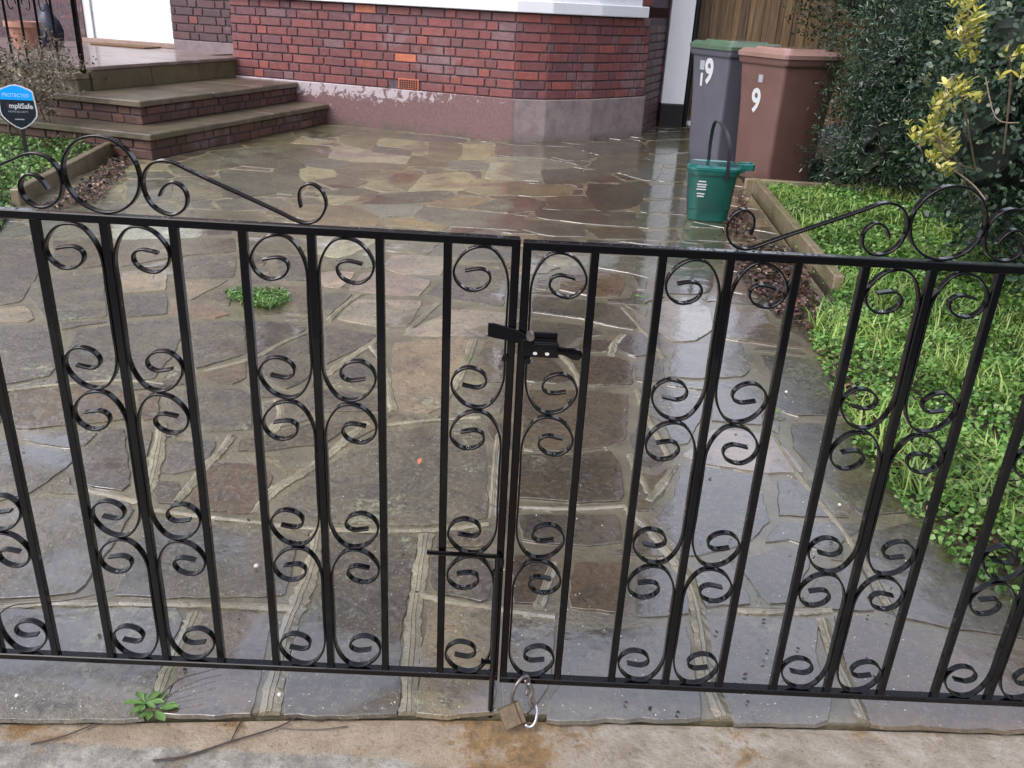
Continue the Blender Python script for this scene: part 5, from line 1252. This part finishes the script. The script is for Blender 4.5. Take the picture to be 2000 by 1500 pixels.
for i, p in enumerate(hd):
    tt = (hd[min(i+1,len(hd)-1)]-hd[max(i-1,0)]).normalized(); sd_ = Vector((1,0,0)); sd_ = (sd_-tt*sd_.dot(tt)).normalized(); up = tt.cross(sd_)
    rs.append([p+sd_*.009+up*.003, p-sd_*.009+up*.003, p-sd_*.009-up*.003, p+sd_*.009-up*.003])
MB().rings(rs).build('handle', M['blackplastic'], cd)
for yy in (-.126, .126): MB().tube([(.06 if yy < 0 else -.01, yy, .268), (.06 if yy < 0 else -.01, yy*1.06, .268)], .014, 10).build('handle_pivot', M['blackplastic'], cd)
for i, (ww, zz) in enumerate(((.040,.235),(.052,.218),(.046,.205),(.05,.19),(.042,.165),(.036,.15))):
    Mx = Matrix.Translation((-.060, -.115+ (.27-zz)*.072, zz)) @ Matrix.Rotation(math.radians(4), 4, 'X')
    o = MB().box((-ww/2, -.001, -.0035), (ww/2, .001, .0035)).build('print_line', M['print'], cd); o.matrix_local = Mx

# ------------------------------------------------------------------ edging, beds
def board(name, a, b_, w_, h, mat, label, cat, group=None, z0=-.03):
    a = Vector(a); b_ = Vector(b_); L = (b_-a).length
    o = MB().box((0, 0, z0), (L, w_, h)).build(name, mat, None, bevel=.006); o.location = (a.x, a.y, 0); o.rotation_euler = (0, 0, math.atan2(b_.y-a.y, b_.x-a.x)); return tag(o, label, cat, group)
board('edging_kerb', (1.53, 2.72), (1.785, 5.28), -.05, .095, M['edging'], 'long concrete edging kerb between driveway leaf litter and right grass bed', 'kerb', 'concrete edging kerbs')
board('edging_kerb', (1.735, 5.33), (3.2, 5.22), -.05, .085, M['edging'], 'short concrete edging kerb in front of the brown wheelie bin', 'kerb', 'concrete edging kerbs')
board('edging_kerb', (-2.80, 3.66), (-3.05, 5.62), .05, .10, M['edging'], 'concrete edging kerb beside the left grass bed below the sign', 'kerb', 'concrete edging kerbs')
bedR = [(1.27,.30),(1.20,.55),(1.14,.87),(1.13,1.12),(1.18,1.34),(1.20,1.6),(1.27,1.88),(1.24,2.1),(1.42,2.45),(1.53,2.75),(1.80,5.27),(4.5,5.1),(4.5,-.02),(1.5,-.02)]
bedL = [(-2.86,3.7),(-3.09,5.7),(-6,6.2),(-6,1.5),(-2.75,2.4),(-2.62,3.1)]
for nm, poly in (('flower_bed', bedR), ('flower_bed', bedL)):
    n = len(poly); tag(mesh(nm, [(x, y, .022) for x, y in poly]+[(x, y, -.05) for x, y in poly], [tuple(range(n))]+[(i+n, (i+1)%n+n, (i+1)%n, i) for i in range(n)], M['soil']), kind='structure')

# ------------------------------------------------------------------ leaves
def leaf_cloud(name, P, N, size, mat, parent=None, aspect=.55, fold=.18, spread=.6, up=None):
    """oval leaves (6 verts, 4 tris) at points P facing roughly N"""
    n = len(P); N = N/(np.linalg.norm(N, axis=1, keepdims=True)+1e-9)
    N = N+NR.normal(0, spread, (n, 3)); N /= np.linalg.norm(N, axis=1, keepdims=True)
    T = NR.normal(0, 1, (n, 3)) if up is None else up+NR.normal(0, .4, (n, 3))
    T -= N*(T*N).sum(1, keepdims=True); T /= np.linalg.norm(T, axis=1, keepdims=True)+1e-9
    B = np.cross(N, T); s = (size*NR.uniform(.6, 1.3, n))[:, None] if np.isscalar(size) else size[:, None]
    a = aspect/2
    pts_ = np.stack([P, P+s*(T*.35+B*a+N*fold*a), P+s*(T*.75+B*a*.75+N*fold*a), P+s*T, P+s*(T*.75-B*a*.75+N*fold*a), P+s*(T*.35-B*a+N*fold*a)], 1).reshape(-1, 3)
    base = np.arange(n)[:, None]*6; tri = np.array([[0,1,5],[1,2,5],[2,4,5],[2,3,4]])
    F = (base[:, :, None]+tri[None]).reshape(-1, 3)
    me = bpy.data.meshes.new(name); me.vertices.add(len(pts_)); me.vertices.foreach_set('co', pts_.ravel())
    me.loops.add(F.size); me.loops.foreach_set('vertex_index', F.ravel()); me.polygons.add(len(F))
    me.polygons.foreach_set('loop_start', np.arange(0, F.size, 3)); me.polygons.foreach_set('loop_total', np.full(len(F), 3)); me.update(calc_edges=True)
    me.materials.append(mat); o = bpy.data.objects.new(name, me); link(o, parent); return o
def blades(name, P, h, mat, parent=None, w_=.004, lean=.5):
    n = len(P); a = NR.uniform(0, 6.283, n); D = np.stack([np.cos(a), np.sin(a), 0*a], 1); S_ = np.stack([-np.sin(a), np.cos(a), 0*a], 1)
    hh = (h*NR.uniform(.5, 1.4, n))[:, None]; le = lean*NR.uniform(.3, 1.6, n)[:, None]; Z = np.array([[0,0,1.]])
    w2 = w_*NR.uniform(.7, 1.3, n)[:, None]
    p0 = P; p1 = P+Z*hh*.6+D*hh*le*.3; p2 = P+Z*hh*.85+D*hh*le*.95
    pts_ = np.stack([p0-S_*w2, p0+S_*w2, p1+S_*w2*.8, p1-S_*w2*.8, p2], 1).reshape(-1, 3)
    base = np.arange(n)[:, None]*5; tri = np.array([[0,1,2],[0,2,3],[3,2,4]]); F = (base[:, :, None]+tri[None]).reshape(-1, 3)
    me = bpy.data.meshes.new(name); me.vertices.add(len(pts_)); me.vertices.foreach_set('co', pts_.ravel())
    me.loops.add(F.size); me.loops.foreach_set('vertex_index', F.ravel()); me.polygons.add(len(F))
    me.polygons.foreach_set('loop_start', np.arange(0, F.size, 3)); me.polygons.foreach_set('loop_total', np.full(len(F), 3)); me.update(calc_edges=True)
    me.materials.append(mat); o = bpy.data.objects.new(name, me); link(o, parent); return o
def in_poly(poly, n):
    poly = np.array(poly); lo, hi = poly.min(0), poly.max(0); out = []
    while sum(map(len, out)) < n:
        q = NR.uniform(lo, hi, (n, 2)); out.append(q[inside(q, poly)])
    return np.concatenate(out)[:n]
def hills(q, f=3.): return .5+.25*np.sin(q[:,0]*f*2.1+1.3)*np.cos(q[:,1]*f*1.7)+.25*np.sin(q[:,0]*f*4.3+q[:,1]*f*3.1)
visR = [(1.22,.20),(1.10,.55),(1.07,.87),(1.08,1.12),(1.12,1.34),(1.15,1.6),(1.21,1.95),(1.26,2.2),(1.40,2.5),(1.545,2.75),(1.80,5.25),(2.75,5.2),(3.0,4.2),(2.6,2.9),(2.3,1.5),(2.0,.1)]
q = in_poly(visR, 52000); h_ = hills(q); pr = q[:,1] < 3.2
edge = np.clip(seg_dist(q, np.array(visR))/.12, 0, 1)
z = .012+edge*(.035+.075*h_)*NR.uniform(.25, 1., len(q))
P = np.c_[q, z]
tag(leaf_cloud('ground_cover', P, np.tile([0,0,1.], (len(P),1)), np.where(q[:,1] < 2.6, .017, .022)*NR.uniform(.6,1.3,len(q)), M['clover'], aspect=.85, spread=.55), kind='stuff')
q = in_poly(visR, 9000); k_ = (hills(q, 1.7) > .52); q = q[k_]; tag(blades('grass', np.c_[q, np.full(len(q), .02)], .11, M['grass'], w_=.0028, lean=1.1), kind='stuff')
visL = [(-2.60,3.05),(-2.88,3.72),(-3.10,5.6),(-4.6,6.),(-4.6,2.4),(-2.7,2.6)]
q = in_poly(visL, 16000); e_ = np.clip(seg_dist(q, np.array(visL))/.12, 0, 1); P = np.c_[q, .015+e_*(.03+.08*hills(q))*NR.uniform(.3,1,len(q))]
tag(leaf_cloud('ground_cover', P, np.tile([0,0,1.], (len(P),1)), .026, M['clover'], aspect=.8, spread=.6), kind='stuff')
# leaf litter
litR = [G(*p) for p in [(1436,488),(1545,492),(1600,600),(1652,700),(1610,690),(1560,640),(1490,600),(1440,530)]]
litR2 = [G(*p) for p in [(1590,680),(1640,690),(1700,800),(1780,930),(1880,1010),(1990,1120),(1940,1120),(1830,1010),(1740,920),(1650,800)]]
litR3 = [G(*p) for p in [(1400,455),(1475,480),(1450,375),(1425,440)]]
litL = [G(*p) for p in [(262,300),(240,350),(200,395),(60,420),(110,395),(180,350),(240,300)]]
for poly, n in ((litR, 1500), (litR2, 420), (litR3, 260), (litL, 800)):
    q = in_poly(poly, n); tag(leaf_cloud('leaf_litter', np.c_[q, .010+.02*NR.uniform(0, 1, n)], np.tile([0,0,1.], (n,1)), .030, M['dead'], aspect=.62, fold=.7, spread=.35), kind='stuff')
# shrubs
def lumps(cs, n, shell=.35):
    """points in the outer shell of a set of ellipsoids, with outward normals"""
    cs = np.array(cs); vol = (cs[:,3]*cs[:,4]*cs[:,5])**.66; pr_ = vol/vol.sum(); idx = NR.choice(len(cs), n, p=pr_)
    d_ = NR.normal(0, 1, (n, 3)); d_ /= np.linalg.norm(d_, axis=1, keepdims=True)
    r_ = 1-shell*NR.uniform(0, 1, n)**1.6+NR.normal(0, .03, n)
    P = cs[idx,:3]+d_*cs[idx,3:]*r_[:,None]
    # lumpy outline
    b_ = .06*np.sin(P[:,0]*9+1)*np.sin(P[:,1]*8)*np.sin(P[:,2]*10+2)+.04*np.sin(P[:,0]*23)*np.sin(P[:,2]*21+P[:,1]*17)
    P += d_*b_[:,None]*1.3
    k_ = P[:,2] > .01; return P[k_], d_[k_]
def sprays(P, N, per, length, seed=0):
    """turn points into short sprays of leaves along little twigs"""
    n = len(P); D = N+NR.normal(0, .55, (n,3))+np.array([0,0,.35]); D /= np.linalg.norm(D, axis=1, keepdims=True)
    t = np.tile(np.linspace(0, 1, per), n)[:, None]; PP = np.repeat(P, per, 0)+np.repeat(D, per, 0)*t*length+NR.normal(0, length*.10, (n*per,3))
    return PP, np.repeat(N, per, 0), np.repeat(D, per, 0)
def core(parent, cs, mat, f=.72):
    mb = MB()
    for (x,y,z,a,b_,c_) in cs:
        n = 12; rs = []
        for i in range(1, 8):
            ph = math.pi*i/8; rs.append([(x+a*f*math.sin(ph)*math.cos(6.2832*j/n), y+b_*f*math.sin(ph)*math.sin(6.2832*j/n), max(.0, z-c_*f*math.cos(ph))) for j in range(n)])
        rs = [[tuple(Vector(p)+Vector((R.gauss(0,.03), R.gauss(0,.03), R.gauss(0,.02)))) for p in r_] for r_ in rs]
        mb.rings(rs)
    mb.build('branches_or_shade_core', mat, parent)['kind'] = 'stuff'  # for shrub crowns: dark blobs, the inner shade as a solid colour
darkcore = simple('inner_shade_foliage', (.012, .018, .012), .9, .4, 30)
def shrub(name, cs, n, per, ln, size, mat, label, cat, aspect=.5, shell=.42, trunk=(0,0), cf=.50, group=None):
    g = empty(name, (trunk[0], trunk[1], 0), 0, label, cat, group); g.location = (0,0,0)
    P, N = lumps(cs, n, shell); PP, NN, DD = sprays(P, N, per, ln)
    leaf_cloud('crown', PP, NN, size, mat, g, aspect=aspect, spread=.8, up=DD)
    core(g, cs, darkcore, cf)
    mb = MB()
    for k_ in range(4):
        a = k_*1.6; mb.tube(catmull([(trunk[0]+.04*math.cos(a), trunk[1]+.04*math.sin(a), -.03), (trunk[0]+.1*math.cos(a), trunk[1]+.1*math.sin(a), .25), (trunk[0]+.3*math.cos(a), trunk[1]+.25*math.sin(a), .7)], 3), [.03]*3+[.022]*3+[.014], 7)
    mb.build('trunk', M['bark'], g); return g
yew = [(2.78,5.45,.50,.52,.5,.62),(2.90,5.45,1.10,.66,.6,.72),(2.95,5.0,.8,.45,.45,.7),(2.62,5.12,.40,.30,.22,.42),(2.46,5.30,.14,.24,.10,.24),(2.60,5.2,.85,.26,.22,.35),(3.25,5.3,.85,.72,.75,.95),(3.35,4.6,.75,.62,.6,.85),(3.3,5.6,1.9,.95,.9,.8),(3.9,5.2,1.5,.9,.9,1.2),(3.15,4.3,.45,.42,.5,.5),(3.5,4.2,1.2,.6,.6,.7)]
shrub('evergreen_shrub', yew, 22000, 8, .13, .034, M['yew'], 'big dark evergreen shrub overhanging the brown bin', 'shrub', trunk=(3.2, 5.2), aspect=.24)
priv = [(2.78,3.0,.55,.42,.55,.6),(3.0,3.3,1.15,.62,.7,.7),(2.55,2.2,.5,.42,.5,.5),(2.75,2.3,1.1,.52,.6,.65),(2.42,1.6,.42,.36,.45,.42),(2.22,2.85,.75,.33,.34,.48),(2.15,2.75,1.15,.26,.3,.3),(2.6,1.6,.95,.42,.5,.55),(3.0,3.6,.5,.5,.5,.5)]
shrub('leafy_shrub', priv, 13000, 5, .09, .032, M['privet'], 'grey green leafy shrub at the right edge beside the dark evergreen', 'shrub', trunk=(2.7, 2.4), aspect=.52)
back = [(3.6,8.3,1.7,.9,.6,1.0),(4.4,8.2,2.2,1.,.7,1.3),(3.0,8.0,2.3,.5,.5,.6),(5.2,8.0,1.5,1.,.8,1.4)]
shrub('garden_tree', back, 6000, 4, .12, .045, M['backtree'], 'brownish olive tree behind the bins near the timber fence', 'tree', trunk=(4.0, 8.2), aspect=.5)
# golden euonymus stems arching out of the hedge
gold = empty('golden_shrub', (0,0,0), 0, 'golden variegated stems arching out of the green hedge at right', 'shrub')
def Gd(px, py, y):                                # point seen at the pixel, at distance y up the drive
    d_ = ray(px, py); s = (y-CAM.y)/d_.y; p = CAM+d_*s; return p
stems = [[(1885,-20,2.75),(1890,40,2.72),(1878,90,2.7),(1905,60,2.7)],[(1905,330,2.9),(1880,200,2.75),(1860,150,2.72),(1835,215,2.7)],[(1900,400,2.9),(1860,300,2.7),(1810,260,2.66),(1795,290,2.64)],[(1960,300,2.9),(1975,150,2.8),(1968,110,2.76)],[(1900,330,2.8),(1850,310,2.7),(1830,270,2.68)]]
GP = []; GU = []
tm = MB()
blobs = [(1885,30,26,60,90),(1875,85,24,40,70),(1900,60,26,30,50),(1895,130,16,20,16),(1860,180,26,30,50),(1840,205,30,22,50),(1885,185,24,18,30),(1830,235,30,24,50),(1825,280,44,26,120),(1800,275,26,22,60),(1850,300,28,22,50),(1845,335,30,18,30),(1975,110,20,18,26),(1985,150,14,16,16),(1960,140,12,18,10),(1820,320,26,20,26)]
GN = []
for px, py, sx, sy, n in blobs:
    for _ in range(int(n*.17)):
        p = Gd(px+R.gauss(0, sx*.5), py+R.gauss(0, sy*.5), 2.32+R.gauss(0, .07)); ax = Vector((R.gauss(-.1,.4), R.gauss(-.4,.4), 1)).normalized()
        for j in range(6):
            a_ = j*2.4+R.random(); side = Vector((math.cos(a_), math.sin(a_), 0)); dd = (ax*.9+side*.8).normalized()
            GP.append(p+ax*.006*j); GU.append(tuple(dd)); GN.append(tuple((ax*.8-side*.7)))
for st in stems:
    MB().tube(catmull([Gd(a, b_, y-.42) for a, b_, y in st], 5), .004, 5).build('stem', M['paletwig'], gold)
leaf_cloud('leaves', np.array([tuple(p) for p in GP]), np.array(GN), .036, M['gold'], gold, aspect=.42, spread=.15, up=np.array(GU)*2.5)
tm = MB()
for a, b_, c_ in (((1860,330,2.4),(1900,360,2.2),(1925,390,2.1)),((1925,150,2.5),(1945,230,2.4),(1990,240,2.3))):
    MB().tube(catmull([Gd(*a), Gd(*b_), Gd(*c_)], 4), .003, 5).build('stem', M['paletwig'], gold)

# twiggy shrub on the left
tw = empty('twiggy_shrub', (0,0,0), 0, 'sparse brown twiggy shrub behind the blue sign, left of the steps', 'shrub')
tb = MB(); LP = []
def grow(p, d_, L_, r_, lvl):
    pts_ = [p]; q = p.copy(); dd = d_.copy()
    for k_ in range(4):
        dd = (dd+Vector((R.gauss(0,.18), R.gauss(0,.18), R.gauss(.05,.12)))).normalized(); q = q+dd*L_/4; pts_.append(q.copy())
        if lvl < 3 and k_ > 0:
            for _ in range(2 if lvl < 2 else 1): grow(q, (dd+Vector((R.gauss(0,.7), R.gauss(0,.7), R.gauss(.1,.4)))).normalized(), L_*.55, r_*.55, lvl+1)
        if lvl >= 1:
            for _ in range(1): LP.append(q+Vector((R.gauss(0,.015), R.gauss(0,.015), R.gauss(0,.015))))
    tb.tube(pts_, [r_*(1-.15*i) for i in range(5)], 5, cap=False)
for px, py in ((40,272),(70,282),(85,280),(15,285),(95,262),(-20,278)):
    x, y = G(px, py+18); grow(Vector((x, y+.35, 0)), Vector((R.gauss(-.12,.14), R.gauss(-.05,.2), 1)).normalized(), .50, .0075, 0)
tb.build('branches_or_shade_core', M['paletwig'], tw)
leaf_cloud('leaves', np.array([tuple(p) for p in LP]), np.tile([0,-.6,.8], (len(LP),1)), .026, M['twigleaf'], tw, aspect=.5, spread=.9)

# ------------------------------------------------------------------ sign
sx_, sy_ = G(50, 332); sg = empty('garden_sign', (sx_, sy_, 0), math.radians(4), 'blue and navy shield-shaped security sign with white border on a stake', 'sign')
half = [(0,.142),(.03,.138),(.095,.112),(.108,.102),(.115,.03),(.118,-.03),(.11,-.062),(.075,-.10),(.035,-.128),(0,-.142)]
def shield(s_, y0, y1, zc, clip=None, mat=None, name='x', wx=1.0):
    pts_ = [(x*s_*wx, z*s_) for x, z in half]; pts_ = pts_+[(-x, z) for x, z in pts_[-2:0:-1]]
    if clip is not None:
        lo, hi = clip; pts2 = []
        n = len(pts_)
        for i in range(n):
            a = pts_[i]; b_ = pts_[(i+1)%n]
            if lo <= a[1] <= hi: pts2.append(a)
            for lv in (lo, hi):
                if (a[1]-lv)*(b_[1]-lv) < 0: t_ = (lv-a[1])/(b_[1]-a[1]); pts2.append((a[0]+(b_[0]-a[0])*t_, lv))
        cx = sum(p[0] for p in pts2)/len(pts2); cz = sum(p[1] for p in pts2)/len(pts2)
        pts_ = sorted(pts2, key=lambda p: -math.atan2(p[1]-cz, p[0]-cx))
    return MB().rings([[(x, yy, zc+z) for x, z in pts_] for yy in (y0, y1)]).build(name, mat, sg)
ZSG = None
d_ = ray(35, 209); ss = (sy_-CAM.y)/d_.y; cpt = CAM+d_*ss; ox = cpt.x-sx_; ZSG = cpt.z
shift = Matrix.Translation((ox, 0, 0))
for o in (shield(1.0, -.004, .004, ZSG, None, M['print'], 'sign_border', 1.02), shield(.945, -.0055, -.0041, ZSG, (.045, .2), M['blue'], 'blue_panel'), shield(.945, -.0055, -.0041, ZSG, (-.2, .0445), M['navy'], 'navy_panel')): o.matrix_local = shift
F_ = Matrix.Rotation(math.radians(90), 4, 'X')
put_text('lettering', 'PROTECTED', .031, M['cyanprint'], sg, Matrix.Translation((ox+.0, -.0062, ZSG+.073)) @ F_)
put_text('lettering', 'S', .040, M['redprint'], sg, Matrix.Translation((ox-.058, -.0062, ZSG+.008)) @ F_, .0008)
put_text('lettering', 'mpliSafe', .046, M['print'], sg, Matrix.Translation((ox+.022, -.0062, ZSG+.006)) @ F_, .0009)
put_text('lettering', 'HOME SECURITY', .017, M['dimprint'], sg, Matrix.Translation((ox+.0, -.0062, ZSG-.030)) @ F_)
MB().box((-.03, -.0064, -.003), (.03, -.006, .003)).build('lettering', M['dimprint'], sg).matrix_local = Matrix.Translation((ox, 0, ZSG-.078))
MB().box((ox-.012, .004, -.05), (ox+.012, .010, ZSG+.05)).build('stake', M['blackplastic'], sg)

# ------------------------------------------------------------------ small things on the ground
def rosette(px, py, n, L_, label, z=.0, wid=.4, nm='weed'):
    x, y = G(px, py, z); g = empty(nm, (x, y, z), 0, label, 'weed'); mb = MB()
    for i in range(n):
        a = R.uniform(0, 6.283) if n > 8 else i*2.4; l_ = L_*R.uniform(.6, 1.1); u = Vector((math.cos(a), math.sin(a), 0)); s_ = Vector((-u.y, u.x, 0)); wv = l_*wid
        lift = R.uniform(.15, .5)
        c = [Vector((0,0,.004))+u*l_*t_+Vector((0,0,lift*l_*math.sin(t_*2.2)*.6)) for t_ in (0,.35,.6,.8,1.)]; ws = [.12,.55,1.,.85,.15]
        vs = []
        for p, w_ in zip(c, ws): vs += [p-s_*wv*w_/2+Vector((0,0,.003)), p, p+s_*wv*w_/2+Vector((0,0,.003))]
        fs = []
        for k_ in range(4): fs += [(k_*3, k_*3+1, k_*3+4, k_*3+3), (k_*3+1, k_*3+2, k_*3+5, k_*3+4)]
        lm = MB().add(vs, fs).build('leaf', M['weedleaf'], g, smooth=True)
    return g
rosette(300, 1392, 11, .045, 'broad leaved green weed growing at the slab edge under the left gate', z=-.004)
rosette(285, 1380, 8, .035, 'smaller weed rosette tangled beside the broad leaved weed', z=.004)
rosette(1253, 583, 5, .035, 'tiny green weed sprouting in a joint behind the right gate leaf', z=.008)
rosette(1512, 808, 6, .022, 'tiny weed in the joint beside the dark slab at right', z=.008)
q = [G(*p) for p in [(440,575),(470,570),(560,575),(568,590),(545,604),(520,610),(490,602),(450,590)]]
q2 = in_poly(q, 2200); tag(leaf_cloud('moss_patch', np.c_[q2, .010+.018*NR.uniform(0,1,len(q2))], np.tile([0,0,1.], (len(q2),1)), .012, M['clover'], aspect=.6, spread=.7), kind='stuff')
q = [G(*p) for p in [(1583,668),(1640,655),(1650,680),(1620,695),(1590,690)]]
q2 = in_poly(q, 700); tag(leaf_cloud('ground_cover', np.c_[q2, .01+.04*NR.uniform(0,1,len(q2))], np.tile([0,0,1.], (len(q2),1)), .016, M['clover'], aspect=.8, spread=.7), kind='stuff')
def twig(pts_, r_, label, z=.016, br=()):
    P = [Vector((*G(a, b_, z), z+R.uniform(0,.003))) for a, b_ in pts_]; mb = MB(); pp = catmull(P, 4); mb.tube(pp, [r_*(1-.6*i/len(pp)) for i in range(len(pp))], 5)
    for b_ in br: mb.tube(catmull([Vector((*G(a, c_, z), z)) for a, c_ in b_], 3), r_*.5, 4)
    tag(mb.build('twig', M['twig'], None), label, 'twig', 'fallen twigs on the paving')
twig([(0,1200),(28,1182),(120,1176),(180,1165),(222,1153)], .0016, 'long thin curved twig lying on the joint at far left', .02)
twig([(872,953),(905,965),(945,980),(972,992)], .0022, 'dark twig left of the meeting stiles')
twig([(785,883),(800,900),(822,912)], .0012, 'short fine twig beside the orange leaf')
twig([(60,1455),(130,1438),(210,1405),(262,1388)], .0017, 'slim twig running left from the weed', -.008, br=([(210,1405),(170,1425)],))
twig([(300,1488),(360,1478),(450,1450),(545,1422),(600,1395),(720,1375)], .0024, 'longest forked twig on the pink concrete strip', -.008, br=([(450,1450),(470,1410),(490,1395)],[(545,1422),(620,1425),(680,1418)],[(600,1395),(650,1388)]))
twig([(310,1362),(350,1330),(390,1315),(430,1305)], .0012, 'wispy dead stems fanning from the weed', .012, br=([(310,1362),(370,1345),(420,1330)],[(330,1375),(400,1362)]))
twig([(905,643),(928,655),(960,668)], .0012, 'hair-thin twig behind the latch bar', .012)
twig([(1178,645),(1208,648)], .0022, 'stubby dark twig on the mortar right of the latch', .016)
twig([(1276,668),(1292,673)], .003, 'short brown twig near the pale puddled stone', .016)
for px, py, s_, lab in ((501,1105,.0062,'round pale pebble on grey slab behind the left gate leaf'),(33,1357,.004,'small pale pebble at far left under the gate'),(546,1355,.0045,'pale chip of stone beneath the bottom rail'),(1536,765,.006,'pale fragment on the dark slab at right'),(1640,985,.005,'dark pebble on the diagonal joint'),(1008,455+190,.004,'pale chip between the gate leaves')):
    x, y = G(px, py, .014); b = MB(); n = 7
    b.rings([[(s_*c*math.cos(6.283*j/n)*R.uniform(.85,1.1), s_*c*math.sin(6.283*j/n), s_*zz) for j in range(n)] for c, zz in ((.6,0),(1,.4),(.9,.9),(.4,1.3))]); o = b.build('pebble', M['pebble'], None, smooth=True, loc=(x, y, .010)); tag(o, lab, 'pebble', 'loose pebbles on the paving')
for px, py, s_, lab, mt in ((818,908,.03,'small orange dead leaf lying left of the gate centre','dead'),(1592,697,.035,'reddish dead leaf at the edge of the green bed','dead'),(1660,738,.045,'curled brown leaf beside the ground cover','dead')):
    x, y = G(px, py, .014); o = leaf_cloud('fallen_leaf', np.array([[x, y, .016]]), np.array([[0,0,1.]]), np.array([s_]), M['terra'] if px < 1600 else M['dead'], aspect=.45, fold=.5, spread=.15); tag(o, lab, 'leaf', 'single fallen leaves')
grit = MB()
for i in range(900):
    px, py = R.uniform(-40, 1800), 1400-900*R.random()**1.7
    x, y = G(px, py, .006)
    if inside(np.array([[x, y]]), np.array(outline))[0]:
        s_ = R.choice((.0008, .0012, .0018, .0024)); grit.add([(x+s_*math.cos(a), y+s_*math.sin(a), .0045) for a in (0, 2.1, 4.2)]+[(x, y, .0045+s_*1.2)], [(0,1,3),(1,2,3),(2,0,3)])
tag(grit.build('loose_grit', M['pebble'], None), kind='stuff')
q = []
while len(q) < 170:
    px, py = R.uniform(0, 1800), R.uniform(420, 1400); x, y = G(px, py, .006)
    if inside(np.array([[x, y]]), np.array(outline))[0] and R.random() < .25+.75*(px > 1250): q.append((x, y, .008))
tag(leaf_cloud('leaf_debris', np.array(q), np.tile([0,0,1.], (len(q),1)), NR.uniform(.004, .013, len(q)), M['dead'], aspect=.6, fold=.4, spread=.2), kind='stuff')
# drops of water hanging from curls
dm_ = bpy.data.meshes.new('drop'); bm = bmesh.new(); bmesh.ops.create_uvsphere(bm, u_segments=8, v_segments=6, radius=.0021); bm.to_mesh(dm_); bm.free(); dm_.materials.append(M['water'])
for p in dm_.polygons: p.use_smooth = True
for sgn, x0, g, ks in ((-1, .012, gl, (0,3,6,9)), (1, .0044, gr, (0,3,6,9))):
    for kc in ks:
        for sd_ in ((1,) if kc == 0 else (-1, 1)):
            for zt in (ZT-BW/2, .6125, .339):
                if R.random() < .6:
                    x = sgn*(x0+kc*S)+sd_*sgn*(.060+R.uniform(-.004, .004)); o = share('water_drop', dm_, g); o.location = (x, R.uniform(-.002, .002), zt-.0735); o.scale = (1, 1, 1.2)

bm = bmesh.new(); bmesh.ops.create_uvsphere(bm, u_segments=6, v_segments=4, radius=1.); bv = [tuple(v.co) for v in bm.verts]; bf = [tuple(v.index for v in f.verts) for f in bm.faces]; bm.free()
for sgn, x0, g, ang_, slope, dz in ((-1, .012, gl, .008, .0098, 0), (1, .0044, gr, -.008, .0013, -.0037)):
    mb = MB()
    for i in range(420):
        u = R.uniform(0, 8.5*S); x = sgn*(x0+u); top = R.random() < .5
        z = (ZT if top else ZB)+BW/2+dz+slope*(x0+u); y = R.uniform(-.007, .007)+x*math.tan(ang_); r_ = R.choice((.0006, .0009, .0013, .0018))
        mb.add([(x+a*r_*R.uniform(1, 1.5), y+b*r_, z+c*r_*.6) for a, b, c in bv], bf)
    for i in range(160):
        kc = R.choice((0, 3, 6, 9)); sd_ = 1 if kc == 0 else R.choice((-1, 1)); zt = R.choice((ZT-BW/2, .6125, .339)); d_ = R.uniform(.045, .065)
        x = sgn*(x0+kc*S)+sd_*sgn*d_; r_ = R.choice((.0006, .0009, .0012)); z = zt-.0675+dz+slope*(x0+kc*S); y = R.uniform(-.005, .005)+x*math.tan(ang_)
        mb.add([(x+a*r_, y+b*r_, z+c*r_*.7) for a, b, c in bv], bf)
    o = mb.build('rain_beads', M['water'], g, smooth=True); o['kind'] = 'stuff'
